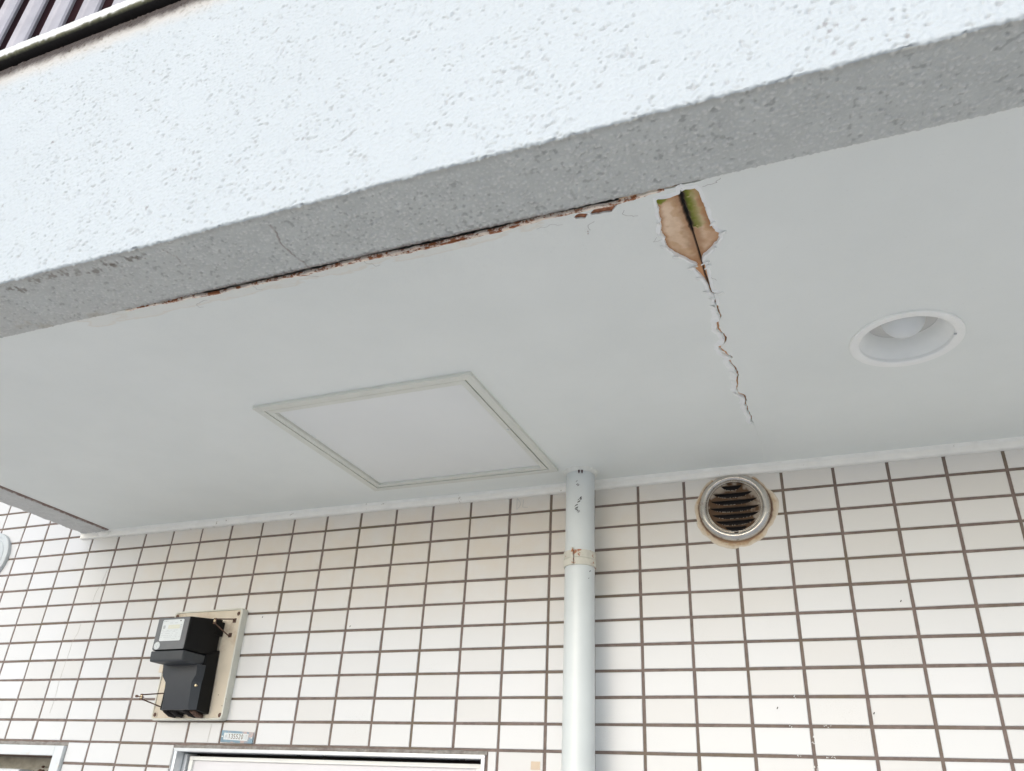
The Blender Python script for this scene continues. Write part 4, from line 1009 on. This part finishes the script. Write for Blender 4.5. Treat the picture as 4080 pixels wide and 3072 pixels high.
# terminal block and cover
hexa('terminal_block', [(.4600, -.0640, -.4770), (.5690, -.0640, -.4770), (.5660, -.0640, -.3560), (.4600, -.0640, -.3560)], [(.458, -.0215, -.4830), (.5710, -.0215, -.4830), (.5660, -.0215, -.3380), (.458, -.0215, -.3380)], M_METER, mt, .0025)
yt, yb_ = -.0860, -.0745
def yz(z): return yt + (yb_ - yt) * (z + .380) / (-.4780 + .380)
cov = [(.4610, -.3800), (.5640, -.3800), (.5640, -.4060), (.5535, -.4185), (.5545, -.4780), (.4780, -.4780), (.4775, -.4185), (.4645, -.4060)]
bm = bmesh.new()
A_ = [bm.verts.new((x, yz(z), z)) for x, z in cov]; B_ = [bm.verts.new((x + (.006 if i in (1, 2) else .0145 if i in (3, 4) else -.004 if i in (0, 7) else -.013), -.0635, z)) for i, (x, z) in enumerate(cov)]
bm.faces.new(A_)
for i in range(8): bm.faces.new((A_[i], B_[i], B_[(i+1) % 8], A_[(i+1) % 8]))
bmesh.ops.bevel(bm, geom=[e for e in bm.edges if not e.is_boundary], offset=.0012, segments=2, profile=.7, affect='EDGES')
bm_obj('terminal_cover', bm, M_METERG if False else simple('cover_plastic', (.026, .030, .036), .5, var=.08, vscale=50, bstr=.15, bscale=900), mt, True, 30)
for (x, z) in ((.4715, -.4262), (.5620, -.4262)):
    sc = lathe('cover_screw', [(.0030, .0), (.0032, .0012), (.0024, .0024), (0, .0028)], (x, -.0735, z), 'Y', M_BRASS, mt, 20)
    tube('screw_shank', [(x, -.0735, z), (x, -.058, z)], .0018, M_BRASS, sc)
for i, (x, z) in enumerate(((.4700, -.4830), (.4910, -.4828), (.5300, -.4830), (.5500, -.4840))):
    tube('cable_entry', [(x, -.056, z + .006), (x + .001, -.040, z - .0015), (x + .002, -.0225, z - .003)], [.0058, .0054, .0045], M_DARK if i < 3 else M_RUST, mt, 14)
# label, display, seal
lab = loft('dial_label', [(rr_rect(.4800, -.3360, .5430, -.2868, .003), YF - .0007), (rr_rect(.4803, -.3357, .5427, -.2871, .003), YF - .0011)], M_LABEL, mt, False, True)
box('display', (.4995, YF - .0014, -.3085), (.5340, YF - .0010, -.2995), M_LCD, lab)
bm = bmesh.new()
def blk(x0, x1, z0, z1): box_bm(bm, (x0, YF - .00135, z0), (x1, YF - .0010, z1))
rl = random.Random(5)
for row, (z, xa, xb, hgt) in enumerate(((-.2905, .4830, .4980, .0016), (-.2950, .503, .530, .0007), (-.3120, .4830, .5400, .0007), (-.3150, .4850, .5350, .0007), (-.3190, .4830, .5400, .0008), (-.3235, .4840, .5300, .0007), (-.3275, .4830, .5390, .0008), (-.3315, .484, .538, .0006))):
    x = xa
    while x < xb:
        w = rl.uniform(.0012, .0045)
        if rl.random() < .75: blk(x, min(x + w, xb), z - hgt / 2, z + hgt / 2)
        x += w + rl.uniform(.0006, .0018)
blk(.4840, .4905, -.3080, -.3000); blk(.5355, .5400, -.3010, -.2998); blk(.5355, .5400, -.3045, -.3033); blk(.5355, .5400, -.3085, -.3073)
bm_obj('fine_print', bm, M_PRINT, lab)['kind'] = 'stuff'
lathe('round_emblem', [(.0017, .0), (.0017, .0004), (0, .0004)], (.5335, YF - .0010, -.2905), 'Y', M_PRINTD, lab, 16)
seal = lathe('round_seal', [(.0088, .0), (.0088, .0006), (0, .0007)], (.4775, YF - .0004, -.3460), 'Y', M_LABEL, mt, 32)
bm = bmesh.new(); cx_, cz_ = .4775, -.3460; yq = YF - .00115
for k in range(26):
    if k % 3 == 2: continue
    t = 2 * math.pi * k / 26; strokes(bm, [[(cx_ + .0070 * math.cos(t), cz_ + .0070 * math.sin(t)), (cx_ + .0070 * math.cos(t + .12), cz_ + .0070 * math.sin(t + .12))]], yq, .0009)
strokes(bm, [[(cx_ - .004, cz_ + .0015), (cx_ - .001, cz_ + .0015)], [(cx_ - .003, cz_ + .0030), (cx_ - .002, cz_ + .0002)], [(cx_ + .002, cz_ + .0030), (cx_ + .002, cz_ + .0005)], [(cx_ + .001, cz_ + .002), (cx_ + .0035, cz_ + .002)],
             [(cx_ - .001, cz_ - .001), (cx_ + .001, cz_ - .001), (cx_ + .001, cz_ - .004), (cx_ - .001, cz_ - .004), (cx_ - .001, cz_ - .001)]], yq, .0006)
bm_obj('seal_print', bm, M_PRINT, seal)['kind'] = 'stuff'
box('side_latch', (mx0 - .0072, -.1180, -.3480), (mx0 + .0005, -.1010, -.3290), M_METER, mt, .0012)
box('paper_tab', (.392, -.0260, -.3860), (.404, -.0225, -.3680), M_BACKB, mt)
# rusty seal brackets
def bracket(feet, apex, w):
    bm = bmesh.new()
    for f in feet:
        tube('', [f, (f[0], f[1] - .006, f[2] + (.002 if f[2] > apex[2] else -.002)), (apex[0], apex[1], apex[2] + (.0045 if f[2] > apex[2] else -.0045))], 0, None, bm=bm, n=4, flat=(w * 1.35, .0015))
        box_bm(bm, (f[0] - .0045, f[1] - .0004, f[2] - .005), (f[0] + .0045, f[1] + .0012, f[2] + .005))
    box_bm(bm, (apex[0] - .0040, apex[1] - .0012, apex[2] - .0065), (apex[0] + .0040, apex[1] + .0008, apex[2] + .0065))
    return bm_obj('seal_bracket', bm, M_RUST, mt)
b1 = bracket([(.5905, -.0215, -.2680), (.5860, -.0215, -.3030)], (.5745, -.070, -.2790), .0024)
lathe('bracket_washer', [(.0030, 0), (.0030, .0008), (.0014, .0010), (0, .0004)], (.5745, -.0712, -.2790), 'Y', M_BRASS, b1, 16)
b2 = bracket([(.4290, -.0215, -.4370), (.4270, -.0215, -.4640)], (.4120, -.080, -.4500), .0020)
lathe('bracket_washer', [(.0034, 0), (.0034, .0008), (.0014, .0010), (0, .0004)], (.4120, -.0812, -.4500), 'Y', M_BRASS, b2, 16)
tube('thumb_screw', [(.4200, -.0800, -.4510), (.4060, -.0835, -.4495), (.4035, -.0840, -.4492), (.3990, -.0850, -.4488)], [.0012, .0012, .0028, .0028], M_RUST, b2, 10)
mt.rotation_euler = (0, math.radians(-.55), 0)

# ------------------------------------------------------------------ water number plate
np_ = empty('number_plate', (.6505, -.003, -.5280), 'small blue grey metal plate reading 135520 above the door frame', 'number plate')
hexa('plate', [(.6063, -.0012, -.5392), (.6965, -.0012, -.5416), (.6959, -.0012, -.5180), (.6049, -.0012, -.5141)], [(.6063, -.0042, -.5392), (.6965, -.0042, -.5416), (.6959, -.0042, -.5180), (.6049, -.0042, -.5141)], M_PLATE, np_, .0006)
SK = -.033
def PQ(u, v_): return (.6150 + u, -.5205 + u * SK - v_)      # u right, v down in metres
win_ = [PQ(-.0015, -.0008), PQ(.0675, -.0008), PQ(.0675, .0135), PQ(-.0015, .0135)]
bm = bmesh.new(); a = [bm.verts.new((x, -.0042, z)) for x, z in win_]; b_ = [bm.verts.new((x, -.0047, z)) for x, z in win_]
bm.faces.new(list(reversed(b_)))
for i in range(4): bm.faces.new((a[i], a[(i+1) % 4], b_[(i+1) % 4], b_[i]))
bm_obj('number_window', bm, M_LABEL, np_)
for (x, z) in ((.6095, -.5275), (.6925, -.5300)): lathe('plate_screw', [(.0017, 0), (.0015, .0009), (0, .0012)], (x, -.0042, z), 'Y', M_WHITE, np_, 14)
G = {'1': [[(.3, .15), (.5, 0), (.5, 1)]], '3': [[(0, .1), (.3, 0), (.75, .05), (.85, .25), (.4, .48), (.85, .65), (.8, .9), (.4, 1), (0, .88)]],
     '5': [[(.85, 0), (.15, 0), (.1, .45), (.6, .42), (.85, .65), (.75, .92), (.35, 1), (0, .9)]], '2': [[(.05, .2), (.3, 0), (.75, .05), (.85, .3), (.1, 1), (.9, 1)]],
     '0': [[(.3, 0), (.65, 0), (.85, .3), (.85, .7), (.6, 1), (.3, 1), (.1, .7), (.1, .3), (.3, 0)]],
     'sui': [[(.5, 0), (.5, .95), (.38, .88)], [(.1, .32), (.38, .32), (.1, .8)], [(.85, .2), (.58, .42)], [(.55, .4), (.92, .85)]],
     'dou': [[(.08, .05), (.2, .15)], [(.05, .35), (.2, .35), (.15, .75), (.02, .92)], [(.15, .8), (.4, .95), (1, .97)], [(.35, .12), (1, .12)], [(.5, 0), (.56, .1)], [(.86, 0), (.78, .1)],
             [(.65, .12), (.6, .26)], [(.45, .28), (.9, .28), (.9, .84), (.45, .84), (.45, .28)], [(.45, .46), (.9, .46)], [(.45, .65), (.9, .65)]]}
def glyph(bm, g_, u, w, h_, th_, v0=.0012):
    strokes(bm, [[PQ(u + a * w, v0 + b_ * h_) for a, b_ in s_] for s_ in G[g_]], -.0047, th_)
bm = bmesh.new()
for i, ch in enumerate('135520'): glyph(bm, ch, .0125 + i * .0073, .0050, .0092, .0013)
bm_obj('number_digits', bm, M_GOLD, np_)['kind'] = 'stuff'
bm = bmesh.new(); glyph(bm, 'sui', .0012, .0085, .0100, .0007); glyph(bm, 'dou', .0572, .0085, .0100, .0006)
strokes(bm, [[PQ(.0110, 0), PQ(.0110, .0125)], [PQ(.0560, 0), PQ(.0560, .0125)]], -.0047, .0004)
bm_obj('number_characters', bm, M_PRINT, np_)['kind'] = 'stuff'

# ------------------------------------------------------------------ door
dr = empty('door', (.874, .03, -2.5), 'grey lilac door leaf in an aluminium frame, only its top showing', 'door')
box('frame_head', (.4745, -.0040, -.5608), (1.2735, .0700, -.5536), M_ALU, dr, .0006)
box('frame_head_lip', (.4745, -.0052, -.5552), (1.2735, -.0041, -.5538), M_ALU, dr)
box('frame_jamb', (.4775, -.0040, -2.5), (.4858, .0200, -.5610), M_ALU, dr, .0006)
box('frame_jamb_lip', (.4746, -.0046, -2.5), (.4758, .0100, -.5610), M_ALU, dr)
box('frame_reveal', (.4830, .0201, -2.5), (.4860, .0700, -.5610), M_ALUD, dr)
box('frame_stop', (.4860, .0230, -2.5), (.4950, .0700, -.5640), M_ALU, dr, .0006)
box('frame_jamb', (1.2660, -.0040, -2.5), (1.2735, .0700, -.5610), M_ALU, dr, .0006)
box('frame_stop', (1.2560, .0230, -2.5), (1.2658, .0700, -.5640), M_ALU, dr, .0006)
leaf = box('door_leaf', (.5000, .0340, -2.49), (1.2520, .0640, -.5688), M_LEAF, dr, .0008)
box('leaf_edge', (.5000, .0270, -.5770), (1.2520, .0345, -.5688), M_LEAFB, leaf, .0008)
box('leaf_edge', (.5000, .0274, -2.49), (.5095, .0345, -.5771), M_LEAFB, leaf, .0008)
box('leaf_edge', (1.2425, .0274, -2.49), (1.2520, .0345, -.5771), M_LEAFB, leaf, .0008)
box('frame_cavity', (.4860, .0650, -.5690), (1.2658, .0690, -.5609), M_DARK, dr)
box('door_backing', (.4745, .0705, -2.5), (1.2735, .0900, -.5536), M_DARK, dr)
for x in (.800, .870, 1.205): box('closer_slot', (x, .0272, -.5630), (x + .010, .0300, -.5609), M_DARK, dr)

# ------------------------------------------------------------------ small window with recess at lower left
wn_ = empty('window_recess', (-.22, .03, -1.35), 'white painted window frame at lower left with a dingy recess', 'window')
YW = -.0105
box('frame_head', (WX0, YW, -.5782), (.0990, .0040, -.5553), M_WFRAME, wn_, .0014)
box('frame_jamb', (.0992, YW, -1.35), (.1290, .0040, -.5553), M_WFRAME, wn_, .0014)
box('recess_head', (WX0, .0041, -.5788), (.1262, .0700, -.5555), M_BROWN, wn_)
box('recess_side', (.1050, .0041, -1.35), (.1262, .0700, -.5789), M_BEIGE, wn_)
box('recess_back', (WX0, .0701, -1.35), (.1262, .0900, -.5555), M_BEIGE, wn_)
box('recess_ledge', (WX0, .0640, -.6150), (.1048, .0700, -.6040), M_BEIGE, wn_, .001)
box('white_unit', (-.33, .0150, -.95), (-.0330, .0600, -.6100), M_WFRAME, wn_, .006, 3)
for (x, z, r) in ((-.006, -.6015, .0030), (-.014, -.6120, .0050), (-.004, -.6125, .0045), (.016, -.6125, .0035), (.040, -.6125, .0035), (.054, -.6120, .0035)):
    lathe('rusty_fitting', [(r, 0), (r, .004), (r * .6, .007), (0, .0075)], (x, .0640, z), 'Y', M_RUST, wn_, 14)

# ------------------------------------------------------------------ round grey vent cap at the left edge
rc_ = (-.4020, 0.0, -.0410)
rv = empty('wall_vent_cap', rc_, 'round pale grey stepped cap on the tiles left of the balcony end', 'vent')
lathe('stepped_cover', [(.0765, -.001), (.0768, .004), (.0766, .0095), (.0755, .0112), (.0735, .0118), (.0668, .0128), (.0655, .0122), (.0648, .0100), (.0640, .0092), (.0575, .0102), (.0560, .0120), (.0550, .0118), (.0, .0135)], rc_, 'Y', M_GREYCAP, rv, 96, angle=28)
